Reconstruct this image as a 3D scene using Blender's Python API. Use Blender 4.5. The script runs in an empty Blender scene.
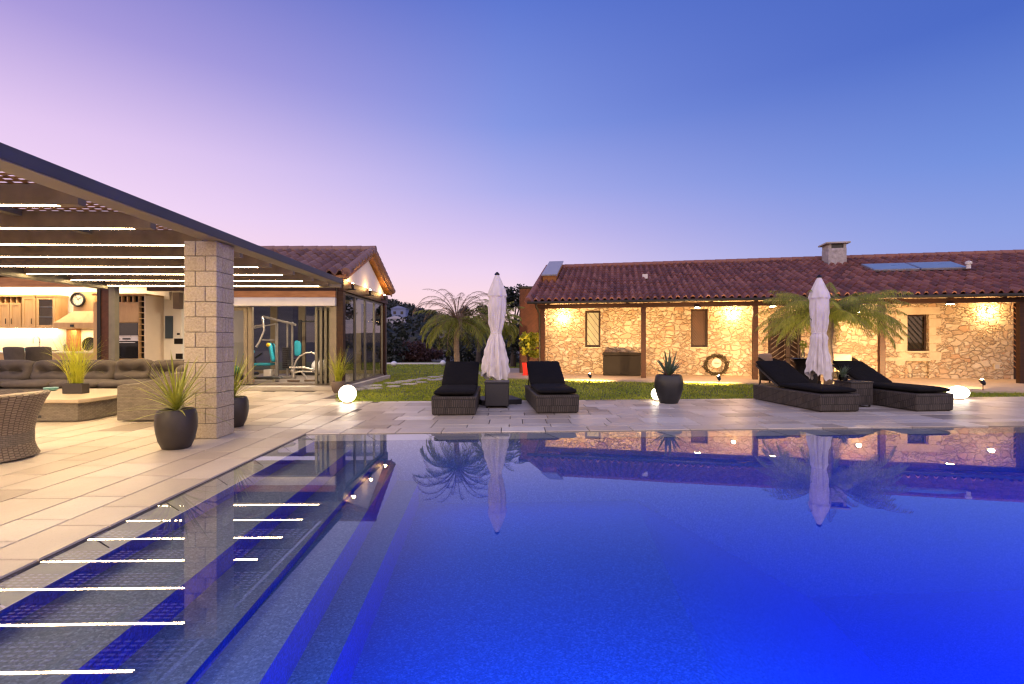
import bpy, bmesh, math, random
import numpy as np
from mathutils import Vector, Matrix
random.seed(7); rng = np.random.default_rng(7)
PI = math.pi; R = math.radians
SC = bpy.context.scene; COL = SC.collection

# ---------------------------------------------------------------- camera
F = 490.0; HC = 1.2                      # focal length in pixels, eye height
cam = bpy.data.objects.new('camera', bpy.data.cameras.new('camera')); COL.objects.link(cam)
cam.location = (0, 0, HC); cam.rotation_euler = (R(90), 0, 0)
cam.data.sensor_width = 36; cam.data.lens = F*36/1024; cam.data.clip_start = 0.05; cam.data.clip_end = 3000
SC.camera = cam
def xat(px, Y): return (px-512)/F*Y
def zat(py, Y): return HC+(342-py)/F*Y

# ---------------------------------------------------------------- mesh builder
class MB:
    def __init__(s): s.v = []; s.f = []; s.uv = []; s.col = []; s.use_uv = False
    def add(s, vs, fs, uvs=None, M=None):
        o = len(s.v)
        if M is not None: vs = [M @ Vector(p) for p in vs]
        s.v += [tuple(p) for p in vs]
        for i, f in enumerate(fs):
            s.f.append(tuple(o+k for k in f))
            s.uv.append(uvs[i] if uvs else None)
        if uvs: s.use_uv = True
        return s
    def box(s, x0, x1, y0, y1, z0, z1, M=None):
        vs = [(x0,y0,z0),(x1,y0,z0),(x1,y1,z0),(x0,y1,z0),(x0,y0,z1),(x1,y0,z1),(x1,y1,z1),(x0,y1,z1)]
        return s.add(vs, [(0,3,2,1),(4,5,6,7),(0,1,5,4),(1,2,6,5),(2,3,7,6),(3,0,4,7)], None, M)
    def cbox(s, c, size, rot=(0,0,0)):
        M = Matrix.Translation(c) @ Matrix.Rotation(rot[2],4,'Z') @ Matrix.Rotation(rot[1],4,'Y') @ Matrix.Rotation(rot[0],4,'X')
        a, b, d = size[0]/2, size[1]/2, size[2]/2
        return s.box(-a, a, -b, b, -d, d, M)
    def bar(s, p, q, w, h=None, up=(0,0,1)):
        p = Vector(p); q = Vector(q); h = h or w; d = (q-p); L = d.length; d.normalize()
        u = Vector(up)
        if abs(d.dot(u)) > .98: u = Vector((0,1,0))
        a = d.cross(u).normalized(); b = a.cross(d).normalized()
        vs = []
        for t in (p, q):
            for sx, sz in ((-1,-1),(1,-1),(1,1),(-1,1)): vs.append(t+a*(sx*w/2)+b*(sz*h/2))
        return s.add(vs, [(0,3,2,1),(4,5,6,7),(0,1,5,4),(1,2,6,5),(2,3,7,6),(3,0,4,7)])
    def tube(s, pts, r, seg=8, closed=False):
        pts = [Vector(p) for p in pts]; n = len(pts)
        rr = r if isinstance(r, (list, tuple)) else [r]*n
        ref = None; rings = []
        for i, p in enumerate(pts):
            a = pts[(i-1) % n] if (closed or i > 0) else p
            b = pts[(i+1) % n] if (closed or i < n-1) else p
            d = (b-a).normalized()
            if ref is None:
                ref = Vector((0,0,1)) if abs(d.z) < .9 else Vector((1,0,0))
            u = (ref-d*ref.dot(d)).normalized(); w = d.cross(u); ref = u
            rings.append([p+(u*math.cos(2*PI*k/seg)+w*math.sin(2*PI*k/seg))*rr[i] for k in range(seg)])
        vs = [q for ring in rings for q in ring]; fs = []
        for i in range(n if closed else n-1):
            j = (i+1) % n
            for k in range(seg):
                l = (k+1) % seg
                fs.append((i*seg+k, i*seg+l, j*seg+l, j*seg+k))
        if not closed:
            fs.append(tuple(range(seg-1,-1,-1))); fs.append(tuple((n-1)*seg+k for k in range(seg)))
        return s.add(vs, fs)
    def lathe(s, prof, c=(0,0,0), seg=32, sx=1, sy=1, fn=None):
        vs = []; n = len(prof)
        for r, z in prof:
            for k in range(seg):
                t = 2*PI*k/seg; m = fn(t, z) if fn else 1
                vs.append((c[0]+r*m*sx*math.cos(t), c[1]+r*m*sy*math.sin(t), c[2]+z))
        fs = []
        for i in range(n-1):
            for k in range(seg):
                l = (k+1) % seg
                fs.append((i*seg+k, i*seg+l, (i+1)*seg+l, (i+1)*seg+k))
        if prof[0][0] > 1e-4: fs.append(tuple(range(seg-1,-1,-1)))
        if prof[-1][0] > 1e-4: fs.append(tuple((n-1)*seg+k for k in range(seg)))
        return s.add(vs, fs)
    def ball(s, c, r, sx=1, sy=1, sz=1, seg=20, rings=12):
        prof = [(max(1e-5, r*math.sin(PI*i/rings)), -r*sz*math.cos(PI*i/rings)) for i in range(rings+1)]
        return s.lathe(prof, c, seg, sx, sy)
    def prism(s, poly, axis, a, b):
        """polygon extruded along an axis from a to b; poly is (p,q) pairs in the two other axes in order"""
        n = len(poly)
        def P(p, t): return {'x': (t, p[0], p[1]), 'y': (p[0], t, p[1]), 'z': (p[0], p[1], t)}[axis]
        vs = [P(p, a) for p in poly]+[P(p, b) for p in poly]
        fs = [tuple(range(n-1,-1,-1)), tuple(range(n, 2*n))]+[(i, (i+1) % n, n+(i+1) % n, n+i) for i in range(n)]
        return s.add(vs, fs)
    def grid(s, fn, nu, nv, uv=None, flip=False, M=None):
        vs = [fn(i/nu, j/nv) for j in range(nv+1) for i in range(nu+1)]; fs = []; us = []
        for j in range(nv):
            for i in range(nu):
                f = [j*(nu+1)+i, j*(nu+1)+i+1, (j+1)*(nu+1)+i+1, (j+1)*(nu+1)+i]
                g = [(i,j),(i+1,j),(i+1,j+1),(i,j+1)]
                if flip: f.reverse(); g.reverse()
                fs.append(tuple(f)); us.append([uv(a/nu, b/nv) for a, b in g] if uv else None)
        return s.add(vs, fs, us if uv else None, M)
    def cushion(s, w, d, h, M, e=.28, n=20, dents=(), fold=0):
        """soft box centred at M, thickness h along local z"""
        def sp(x, p): return math.copysign(abs(x)**p, x)
        vs = []; nu = n*2; nv = n
        for j in range(nv+1):
            ph = -PI/2+PI*j/nv
            for i in range(nu):
                th = 2*PI*i/nu
                cx = sp(math.cos(ph), .5)
                x = w/2*cx*sp(math.cos(th), e); y = d/2*cx*sp(math.sin(th), e); z = h/2*sp(math.sin(ph), .75)
                for dx, dy, amp, rad in dents:
                    g = math.exp(-((x-dx)**2+((y-dy)*1.6)**2)/(rad*rad))
                    if z > 0: z -= amp*g
                if fold and z > 0: z -= fold*math.exp(-(y/.035)**2)*(.6+.4*math.cos(x*9))
                vs.append((x, y, z))
        fs = []
        for j in range(nv):
            for i in range(nu):
                k = (i+1) % nu
                fs.append((j*nu+i, j*nu+k, (j+1)*nu+k, (j+1)*nu+i))
        return s.add(vs, fs, None, M)
    def blade(s, p, az, elev, L, w, bend, n=6, fold=0.0):
        """tapered leaf: starts at p, leaves at elev, bends down by bend radians over its length"""
        p = Vector(p); vs = []; side = Vector((-math.sin(az), math.cos(az), 0)); a = elev
        for i in range(n+1):
            t = i/n; ww = w*(1-t)**.6*(.65+.7*min(1, t*3)-.35*min(1,t*3)) if i < n else .0006
            vs += [p-side*ww/2, p+side*ww/2]
            p = p+Vector((math.cos(az)*math.cos(a), math.sin(az)*math.cos(a), math.sin(a)))*(L/n)
            a -= bend/n*(.5+1.0*t)
        return s.add(vs, [(2*i, 2*i+1, 2*i+3, 2*i+2) for i in range(n)])
    def leaves(s, blobs, n, size, flat=.5):
        """n small leaf faces spread through a set of ellipsoids (centre, radii)"""
        wts = np.array([b[1][0]*b[1][1]*b[1][2] for b in blobs])**.7; wts = wts/wts.sum()
        pick = rng.choice(len(blobs), n, p=wts)
        for k in pick:
            c, r = blobs[k]
            d = rng.normal(size=3); d /= np.linalg.norm(d); q = rng.random()**(1/2.2)
            p = Vector((c[0]+d[0]*r[0]*q, c[1]+d[1]*r[1]*q, c[2]+d[2]*r[2]*q))
            a = rng.random()*2*PI; t = rng.normal()*.6
            u = Vector((math.cos(a), math.sin(a), t)).normalized()
            w = u.cross(Vector(rng.normal(size=3))).normalized()
            L = size*(.6+.8*rng.random())
            s.add([p-u*L/2, p+w*L*flat/2, p+u*L/2, p-w*L*flat/2], [(0,1,2,3)])
        return s
    def build(s, name, mat, parent=None, smooth=None, bevel=0, loc=None, bseg=2):
        me = bpy.data.meshes.new(name)
        me.from_pydata(s.v, [], s.f); me.validate(); me.materials.append(mat)
        if s.use_uv:
            uvl = me.uv_layers.new(name='UVMap'); k = 0
            for f, us in zip(s.f, s.uv):
                for i in range(len(f)):
                    uvl.data[k].uv = us[i] if us else (0, 0)
                    k += 1
        if s.col and len(s.col) == len(s.f):
            at = me.attributes.new('tone', 'FLOAT', 'FACE')
            at.data.foreach_set('value', np.array(s.col, dtype=np.float32))
        if smooth is not None:
            me.polygons.foreach_set('use_smooth', [True]*len(me.polygons))
            me.set_sharp_from_angle(angle=R(smooth))
        o = bpy.data.objects.new(name, me); COL.objects.link(o)
        if parent is not None: o.parent = parent
        if loc: o.location = loc
        if bevel:
            b = o.modifiers.new('bevel', 'BEVEL'); b.width = bevel; b.segments = bseg; b.limit_method = 'ANGLE'; b.angle_limit = R(40)
        return o

def tag(o, label=None, cat=None, group=None, kind=None):
    if label: o['label'] = label
    if cat: o['category'] = cat
    if group: o['group'] = group
    if kind: o['kind'] = kind
    return o
def thing(name, label, cat, loc=(0,0,0), rz=0, group=None):
    o = bpy.data.objects.new(name, None); COL.objects.link(o); o.location = loc; o.rotation_euler = (0,0,rz); o.empty_display_size = .1
    return tag(o, label, cat, group)
def kids(o): return [c for c in bpy.data.objects if c.parent == o]
def copy_tree(o, parent=None):
    c = o.copy(); COL.objects.link(c)
    if parent is not None: c.parent = parent
    for ch in kids(o): copy_tree(ch, c)
    return c
def place(o, loc, rz=0, label=None, group=None, scale=None):
    o.location = loc; o.rotation_euler = (0,0,rz)
    if label: o['label'] = label
    if group: o['group'] = group
    if scale: o.scale = (scale,)*3
    return o

# ---------------------------------------------------------------- materials
MATS = {}
def mat(name, col, rough=.6, metal=0, spec=.5, var=.12, vscale=6, bump=0, bscale=60, emit=None, estr=0, detail=4, coat=0):
    m = bpy.data.materials.new(name); m.use_nodes = True; nt = m.node_tree; N = nt.nodes; L = nt.links
    b = N['Principled BSDF']; b.inputs['Roughness'].default_value = rough; b.inputs['Metallic'].default_value = metal
    b.inputs['Specular IOR Level'].default_value = spec
    if coat: b.inputs['Coat Weight'].default_value = coat
    tc = N.new('ShaderNodeTexCoord')
    if var:
        n = N.new('ShaderNodeTexNoise'); n.inputs['Scale'].default_value = vscale; n.inputs['Detail'].default_value = detail
        L.new(tc.outputs['Object'], n.inputs['Vector'])
        r = N.new('ShaderNodeValToRGB'); e = r.color_ramp.elements
        e[0].position = .3; e[1].position = .7
        e[0].color = (*[c*(1-var) for c in col], 1); e[1].color = (*[min(1, c*(1+var)) for c in col], 1)
        L.new(n.outputs['Fac'], r.inputs['Fac']); L.new(r.outputs['Color'], b.inputs['Base Color'])
        mr = N.new('ShaderNodeMapRange'); mr.inputs['To Min'].default_value = max(0, rough-.12); mr.inputs['To Max'].default_value = min(1, rough+.12)
        L.new(n.outputs['Fac'], mr.inputs['Value']); L.new(mr.outputs['Result'], b.inputs['Roughness'])
    else: b.inputs['Base Color'].default_value = (*col, 1)
    if bump:
        n2 = N.new('ShaderNodeTexNoise'); n2.inputs['Scale'].default_value = bscale; n2.inputs['Detail'].default_value = 5
        L.new(tc.outputs['Object'], n2.inputs['Vector'])
        bp = N.new('ShaderNodeBump'); bp.inputs['Strength'].default_value = bump; bp.inputs['Distance'].default_value = .01
        L.new(n2.outputs['Fac'], bp.inputs['Height']); L.new(bp.outputs['Normal'], b.inputs['Normal'])
    if emit:
        b.inputs['Emission Color'].default_value = (*emit, 1); b.inputs['Emission Strength'].default_value = estr
    MATS[name] = m
    return m
def nd(nt, t, **kw):
    n = nt.nodes.new(t)
    for k, v in kw.items(): setattr(n, k, v)
    return n
def mth(nt, op, a, b=None, c=None, clamp=False):
    n = nt.nodes.new('ShaderNodeMath'); n.operation = op; n.use_clamp = clamp
    for i, x in enumerate((a, b, c)):
        if x is None: continue
        if isinstance(x, (int, float)): n.inputs[i].default_value = x
        else: nt.links.new(x, n.inputs[i])
    return n.outputs[0]
def ramp(nt, fac, stops):
    r = nt.nodes.new('ShaderNodeValToRGB'); e = r.color_ramp.elements
    while len(e) < len(stops): e.new(.5)
    for x, (p, c) in zip(e, stops): x.position = p; x.color = (*c, 1)
    nt.links.new(fac, r.inputs['Fac']); return r.outputs['Color']
def mixc(nt, fac, a, b, mode='MIX'):
    n = nt.nodes.new('ShaderNodeMix'); n.data_type = 'RGBA'; n.blend_type = mode
    for i, x in ((0, fac), (6, a), (7, b)):
        if isinstance(x, (int, float)): n.inputs[i].default_value = x
        elif isinstance(x, tuple): n.inputs[i].default_value = (*x, 1)
        else: nt.links.new(x, n.inputs[i])
    return n.outputs[2]
def noise(nt, vec, scale, detail=4, rough=.5):
    n = nt.nodes.new('ShaderNodeTexNoise'); n.inputs['Scale'].default_value = scale; n.inputs['Detail'].default_value = detail
    n.inputs['Roughness'].default_value = rough
    if vec is not None: nt.links.new(vec, n.inputs['Vector'])
    return n.outputs['Fac']
def bump(nt, h, strength, dist, b):
    bp = nt.nodes.new('ShaderNodeBump'); bp.inputs['Strength'].default_value = strength; bp.inputs['Distance'].default_value = dist
    nt.links.new(h, bp.inputs['Height']); nt.links.new(bp.outputs['Normal'], b.inputs['Normal'])
def base(name, rough=.6):
    m = bpy.data.materials.new(name); m.use_nodes = True; nt = m.node_tree
    b = nt.nodes['Principled BSDF']; b.inputs['Roughness'].default_value = rough
    tc = nt.nodes.new('ShaderNodeTexCoord'); return m, nt, b, tc.outputs['Object']

def m_deck():
    m, nt, b, oc = base('paving_stone', .4)
    at = nd(nt, 'ShaderNodeAttribute', attribute_name='tone').outputs['Fac']
    c = ramp(nt, at, [(0, (.31,.255,.19)), (.25, (.51,.435,.34)), (.65, (.63,.555,.45)), (1, (.75,.68,.57))])
    st = noise(nt, oc, 1.3, 6, .6); sp = noise(nt, oc, 55, 5, .7)
    c = mixc(nt, mth(nt, 'MULTIPLY', st, .55), c, (.30,.24,.18))
    c = mixc(nt, mth(nt, 'MULTIPLY', mth(nt, 'GREATER_THAN', sp, .6), .25), c, (.24,.19,.14))
    sn = nd(nt, 'ShaderNodeMapRange', interpolation_type='SMOOTHSTEP'); nt.links.new(noise(nt, oc, .8, 7, .65), sn.inputs['Value']); sn.inputs['From Min'].default_value = .5; sn.inputs['From Max'].default_value = .72
    c = mixc(nt, mth(nt, 'MULTIPLY', sn.outputs[0], .30), c, (.25,.19,.13))
    nt.links.new(c, b.inputs['Base Color'])
    rr = nd(nt, 'ShaderNodeMapRange'); nt.links.new(noise(nt, oc, 3, 5), rr.inputs['Value']); rr.inputs['To Min'].default_value = .22; rr.inputs['To Max'].default_value = .6
    nt.links.new(rr.outputs['Result'], b.inputs['Roughness'])
    c_ = noise(nt, oc, .45, 5, .65)
    bump(nt, mth(nt, 'ADD', noise(nt, oc, 9, 5), mth(nt, 'MULTIPLY', sp, .4)), .35, .006, b)
    return m
def m_stone():
    """irregular rubble masonry with raised stones and rough mortar"""
    m, nt, b, oc = base('rubble_stone', .8)
    mp = nd(nt, 'ShaderNodeMapping'); nt.links.new(oc, mp.inputs['Vector']); mp.inputs['Scale'].default_value = (2.3, 2.3, 3.5)
    wn = nd(nt, 'ShaderNodeTexNoise'); wn.inputs['Scale'].default_value = 2.2; wn.inputs['Detail'].default_value = 3; nt.links.new(mp.outputs[0], wn.inputs['Vector'])
    va = nd(nt, 'ShaderNodeVectorMath', operation='MULTIPLY_ADD'); nt.links.new(wn.outputs['Color'], va.inputs[0]); va.inputs[1].default_value = (.55,.55,.55); nt.links.new(mp.outputs[0], va.inputs[2])
    def vor(sc):
        ve = nd(nt, 'ShaderNodeTexVoronoi', feature='DISTANCE_TO_EDGE'); nt.links.new(va.outputs[0], ve.inputs['Vector']); ve.inputs['Scale'].default_value = sc
        vc = nd(nt, 'ShaderNodeTexVoronoi'); nt.links.new(va.outputs[0], vc.inputs['Vector']); vc.inputs['Scale'].default_value = sc
        return mth(nt, 'DIVIDE', ve.outputs['Distance'], sc), vc.outputs['Color']
    d1, k1 = vor(1.55); d2, k2 = vor(2.35)
    pick = mth(nt, 'GREATER_THAN', noise(nt, mp.outputs[0], .75, 2), .5)
    dist = mth(nt, 'ADD', mth(nt, 'MULTIPLY', d1, mth(nt, 'SUBTRACT', 1, pick)), mth(nt, 'MULTIPLY', d2, pick)); kk = mixc(nt, pick, k1, k2)
    sep = nd(nt, 'ShaderNodeSeparateColor'); nt.links.new(kk, sep.inputs[0])
    c = ramp(nt, sep.outputs[0], [(0, (.40,.29,.18)), (.25, (.54,.42,.28)), (.6, (.62,.52,.37)), (.82, (.48,.30,.17)), (.9, (.60,.50,.36)), (1, (.70,.61,.47))])
    fine = noise(nt, oc, 22, 6, .65)
    c = mixc(nt, mth(nt, 'MULTIPLY', fine, .5), c, (.26,.19,.12))
    mor = nd(nt, 'ShaderNodeMapRange'); nt.links.new(mth(nt, 'ADD', dist, mth(nt, 'MULTIPLY', mth(nt, 'SUBTRACT', noise(nt, oc, 5, 4), .5), .035)), mor.inputs['Value']); mor.inputs['From Min'].default_value = .004; mor.inputs['From Max'].default_value = .02
    c = mixc(nt, mor.outputs['Result'], mixc(nt, fine, (.13,.09,.055), (.34,.26,.17)), c)
    nt.links.new(c, b.inputs['Base Color'])
    h = nd(nt, 'ShaderNodeMapRange', interpolation_type='SMOOTHSTEP'); nt.links.new(dist, h.inputs['Value']); h.inputs['From Max'].default_value = .075
    hh = mth(nt, 'ADD', mth(nt, 'ADD', h.outputs['Result'], mth(nt, 'MULTIPLY', sep.outputs[1], .7)), mth(nt, 'MULTIPLY', fine, .35))
    bump(nt, hh, .95, .035, b)
    return m
def m_block():
    m, nt, b, oc = base('split_face_block', .85)
    n1 = noise(nt, oc, 38, 7, .7); n2 = noise(nt, oc, 5, 3)
    c = ramp(nt, n1, [(.3, (.38,.30,.20)), (.55, (.60,.51,.37)), (.75, (.70,.62,.48))]); c = mixc(nt, .55, c, ramp(nt, nd(nt, 'ShaderNodeAttribute', attribute_name='tone').outputs['Fac'], [(0, (.72,.68,.62)), (1, (1,1,.97))]), 'MULTIPLY')
    c = mixc(nt, mth(nt, 'MULTIPLY', n2, .35), c, (.48,.40,.29)); nt.links.new(c, b.inputs['Base Color'])
    bump(nt, mth(nt, 'ADD', n1, mth(nt, 'MULTIPLY', noise(nt, oc, 14, 4), .8)), 1, .02, b)
    return m
def m_tile(name, c0, c1, c2):
    m, nt, b, oc = base(name, .7)
    uv = nd(nt, 'ShaderNodeUVMap', uv_map='UVMap').outputs[0]
    fl = nd(nt, 'ShaderNodeVectorMath', operation='FLOOR'); nt.links.new(uv, fl.inputs[0])
    wn = nd(nt, 'ShaderNodeTexWhiteNoise', noise_dimensions='2D'); nt.links.new(fl.outputs[0], wn.inputs['Vector'])
    c = ramp(nt, wn.outputs['Value'], [(0, c0), (.5, c1), (1, c2)])
    ls = noise(nt, oc, 14, 6, .7)
    c = mixc(nt, mth(nt, 'MULTIPLY', mth(nt, 'GREATER_THAN', ls, .57), .4), c, (.22,.17,.14))
    c = mixc(nt, mth(nt, 'MULTIPLY', noise(nt, oc, .7, 4), .5), c, (.10,.055,.045))
    nt.links.new(c, b.inputs['Base Color']); bump(nt, ls, .4, .01, b)
    return m
def m_wicker(name, cl, cd, w=.028, h=.011, axis=None, ms=None, k2=.6):
    m, nt, b, oc = base(name, .6); b.inputs['Specular IOR Level'].default_value = .25
    sp = nd(nt, 'ShaderNodeSeparateXYZ'); nt.links.new(oc, sp.inputs[0])
    if axis == 'uv':
        uv = nd(nt, 'ShaderNodeUVMap', uv_map='UVMap').outputs[0]; vec = uv
    else:
        cb = nd(nt, 'ShaderNodeCombineXYZ'); nt.links.new(mth(nt, 'ADD', sp.outputs[0], sp.outputs[1]), cb.inputs[0])
        nt.links.new(mth(nt, 'ADD', sp.outputs[2], mth(nt, 'MULTIPLY', sp.outputs[1], .37)), cb.inputs[1]); vec = cb.outputs[0]
    br = nd(nt, 'ShaderNodeTexBrick'); nt.links.new(vec, br.inputs['Vector'])
    br.inputs['Scale'].default_value = 1; br.inputs['Brick Width'].default_value = w; br.inputs['Row Height'].default_value = h
    br.inputs['Mortar Size'].default_value = ms or h*.2; br.inputs['Mortar Smooth'].default_value = .8; br.inputs['Bias'].default_value = -.1
    br.inputs['Color1'].default_value = (*cl, 1); br.inputs['Color2'].default_value = (*[c*k2 for c in cl], 1); br.inputs['Mortar'].default_value = (*cd, 1)
    c = mixc(nt, mth(nt, 'MULTIPLY', noise(nt, oc, 7, 3), .5), br.outputs['Color'], cd)
    nt.links.new(c, b.inputs['Base Color']); inv = mth(nt, 'SUBTRACT', 1, br.outputs['Fac']); bump(nt, inv, .8, .006, b)
    return m
def m_wood(name, c0, c1, rough=.5, sc=(2, 2, 14), rot=0):
    m, nt, b, oc = base(name, rough); b.inputs['Specular IOR Level'].default_value = .25
    mp = nd(nt, 'ShaderNodeMapping'); nt.links.new(oc, mp.inputs['Vector']); mp.inputs['Scale'].default_value = sc; mp.inputs['Rotation'].default_value = (0, rot, 0)
    g = noise(nt, mp.outputs[0], 1.6, 6, .6)
    nt.links.new(ramp(nt, g, [(.28, c0), (.72, c1)]), b.inputs['Base Color']); bump(nt, g, .3, .004, b)
    return m
def m_pool(name='pool_mosaic', cols=None, st=(.12,.13,.155)):
    m, nt, b, oc = base(name, .55)
    g = nd(nt, 'ShaderNodeTexVoronoi'); nt.links.new(oc, g.inputs['Vector']); g.inputs['Scale'].default_value = 95
    sep = nd(nt, 'ShaderNodeSeparateColor'); nt.links.new(g.outputs['Color'], sep.inputs[0])
    c = ramp(nt, sep.outputs[0], cols or [(0, (.09,.095,.105)), (.5, (.16,.165,.175)), (.8, (.19,.20,.215)), (1, (.30,.31,.33))])
    c = mixc(nt, mth(nt, 'MULTIPLY', noise(nt, oc, 1.1, 5), .5), c, st)
    nt.links.new(c, b.inputs['Base Color'])
    return m
def m_water():
    m = bpy.data.materials.new('water'); m.use_nodes = True; nt = m.node_tree; nt.nodes.clear()
    out = nd(nt, 'ShaderNodeOutputMaterial'); tr = nd(nt, 'ShaderNodeBsdfTransparent'); gl = nd(nt, 'ShaderNodeBsdfGlossy'); mx = nd(nt, 'ShaderNodeMixShader')
    tr.inputs['Color'].default_value = (.90,.95,1,1); gl.inputs['Roughness'].default_value = 0.004; gl.inputs['Color'].default_value = (1,1,1,1)
    tc = nd(nt, 'ShaderNodeTexCoord').outputs['Object']
    bp = nd(nt, 'ShaderNodeBump'); bp.inputs['Strength'].default_value = .05; bp.inputs['Distance'].default_value = .005
    nt.links.new(mth(nt, 'ADD', noise(nt, tc, 1.1, 2), mth(nt, 'MULTIPLY', noise(nt, tc, 4.5, 1), .08)), bp.inputs['Height'])
    nt.links.new(bp.outputs[0], gl.inputs['Normal'])
    ge = nd(nt, 'ShaderNodeNewGeometry'); dt = nd(nt, 'ShaderNodeVectorMath', operation='DOT_PRODUCT'); nt.links.new(ge.outputs['Incoming'], dt.inputs[0]); nt.links.new(ge.outputs['True Normal'], dt.inputs[1])
    om = mth(nt, 'SUBTRACT', 1, mth(nt, 'ABSOLUTE', dt.outputs['Value']), clamp=True)      # same reflectance seen from either side
    nt.links.new(mth(nt, 'ADD', .045, mth(nt, 'MULTIPLY', mth(nt, 'POWER', om, 4.5), .94)), mx.inputs[0])
    nt.links.new(tr.outputs[0], mx.inputs[1]); nt.links.new(gl.outputs[0], mx.inputs[2]); nt.links.new(mx.outputs[0], out.inputs[0])
    ab = nd(nt, 'ShaderNodeVolumeAbsorption'); ab.inputs['Color'].default_value = (.0, .45, .9, 1); ab.inputs['Density'].default_value = .5
    sc = nd(nt, 'ShaderNodeVolumeScatter'); sc.inputs['Color'].default_value = (.03, .2, 1, 1); sc.inputs['Density'].default_value = .05
    ad = nd(nt, 'ShaderNodeAddShader'); nt.links.new(ab.outputs[0], ad.inputs[0]); nt.links.new(sc.outputs[0], ad.inputs[1]); nt.links.new(ad.outputs[0], out.inputs['Volume'])
    return m
def m_glass(name, tint=(.85,.9,.88), ior=1.5, boost=1.0):
    m = bpy.data.materials.new(name); m.use_nodes = True; nt = m.node_tree; nt.nodes.clear()
    out = nd(nt, 'ShaderNodeOutputMaterial'); tr = nd(nt, 'ShaderNodeBsdfTransparent'); gl = nd(nt, 'ShaderNodeBsdfGlossy'); mx = nd(nt, 'ShaderNodeMixShader')
    tr.inputs['Color'].default_value = (*tint, 1); gl.inputs['Roughness'].default_value = .01
    fr = nd(nt, 'ShaderNodeFresnel'); fr.inputs['IOR'].default_value = ior
    nt.links.new(mth(nt, 'MULTIPLY', fr.outputs[0], boost, clamp=True), mx.inputs[0])
    nt.links.new(tr.outputs[0], mx.inputs[1]); nt.links.new(gl.outputs[0], mx.inputs[2]); nt.links.new(mx.outputs[0], out.inputs[0])
    return m
def m_leaf(name, c0, c1, rough=.5, trans=.25, vscale=9):
    m, nt, b, oc = base(name, rough)
    c = ramp(nt, noise(nt, oc, vscale, 3), [(.3, c0), (.7, c1)]); nt.links.new(c, b.inputs['Base Color'])
    tl = nd(nt, 'ShaderNodeBsdfTranslucent'); nt.links.new(c, tl.inputs['Color'])
    mx = nd(nt, 'ShaderNodeMixShader'); mx.inputs[0].default_value = trans
    out = nt.nodes['Material Output']; nt.links.new(b.outputs[0], mx.inputs[1]); nt.links.new(tl.outputs[0], mx.inputs[2]); nt.links.new(mx.outputs[0], out.inputs[0])
    return m
def m_emit(name, col, s):
    m = bpy.data.materials.new(name); m.use_nodes = True; nt = m.node_tree; nt.nodes.clear()
    out = nd(nt, 'ShaderNodeOutputMaterial'); e = nd(nt, 'ShaderNodeEmission'); e.inputs[0].default_value = (*col, 1); e.inputs[1].default_value = s
    nt.links.new(e.outputs[0], out.inputs[0]); return m

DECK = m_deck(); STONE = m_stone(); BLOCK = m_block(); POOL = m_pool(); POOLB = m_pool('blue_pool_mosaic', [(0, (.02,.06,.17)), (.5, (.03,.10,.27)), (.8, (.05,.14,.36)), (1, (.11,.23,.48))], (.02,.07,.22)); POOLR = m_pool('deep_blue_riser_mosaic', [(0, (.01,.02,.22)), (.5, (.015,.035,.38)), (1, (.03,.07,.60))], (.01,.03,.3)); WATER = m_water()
GROUT = mat('grout', (.13,.105,.08), .9, var=.2); MORTAR = mat('mortar', (.20,.17,.13), .9)
TILE = m_tile('clay_roof_tile', (.12,.036,.024), (.22,.065,.042), (.33,.13,.085))
TILE2 = m_tile('sky_tinted_roof_tile', (.15,.075,.06), (.23,.115,.09), (.31,.18,.15))  # same clay tile, with the purple tint of sky light put into its colour
W_TAN = m_wicker('tan_wicker', (.28,.24,.185), (.08,.066,.05), .06, .021, None, .003, .7)
W_TANUV = m_wicker('tan_wicker_ribs', (.36,.295,.21), (.10,.075,.05), .026, .052, 'uv', .006, .8)
W_DARK = m_wicker('charcoal_wicker', (.095,.078,.067), (.014,.015,.013), .036, .13, None, .006)
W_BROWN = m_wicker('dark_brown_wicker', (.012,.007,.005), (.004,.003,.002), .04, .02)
WOOD_D = m_wood('dark_stained_wood', (.016,.007,.005), (.040,.017,.009))
WOOD_P = m_wood('brown_post_wood', (.020,.008,.005), (.055,.020,.009))
WOOD_O = m_wood('orange_wood', (.30,.13,.045), (.48,.22,.08))
WOOD_R = m_wood('red_cladding_wood', (.045,.016,.010), (.10,.036,.02), .55, (3, 3, 3))
WOOD_CAB = m_wood('cream_oak', (.42,.26,.115), (.53,.345,.165), .4, (6, 6, 1.2))
WOOD_LAT = m_wood('lattice_wood', (.11,.052,.02), (.20,.10,.04), .6, (14, 2, 2))
MET_NAVY = mat('grey_blue_metal', (.05,.046,.055), .5, .0, var=.25, vscale=1.5, bump=.05, bscale=8)
MET_OLIVE = mat('olive_metal', (.16,.145,.11), .45, .2)
MET_BEIGE = mat('beige_metal', (.20,.16,.11), .5, .1)
MET_RAF = mat('rafter_paint', (.17,.12,.07), .5, .0, var=.2)
MET_DARK = mat('black_metal', (.02,.018,.017), .4, .5)
STEEL = mat('brushed_steel', (.55,.53,.50), .3, 1, var=.08)
CUSH_BR = mat('brown_cushion_fabric', (.078,.062,.05), .9, var=.18, bump=.3, bscale=220)
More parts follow.
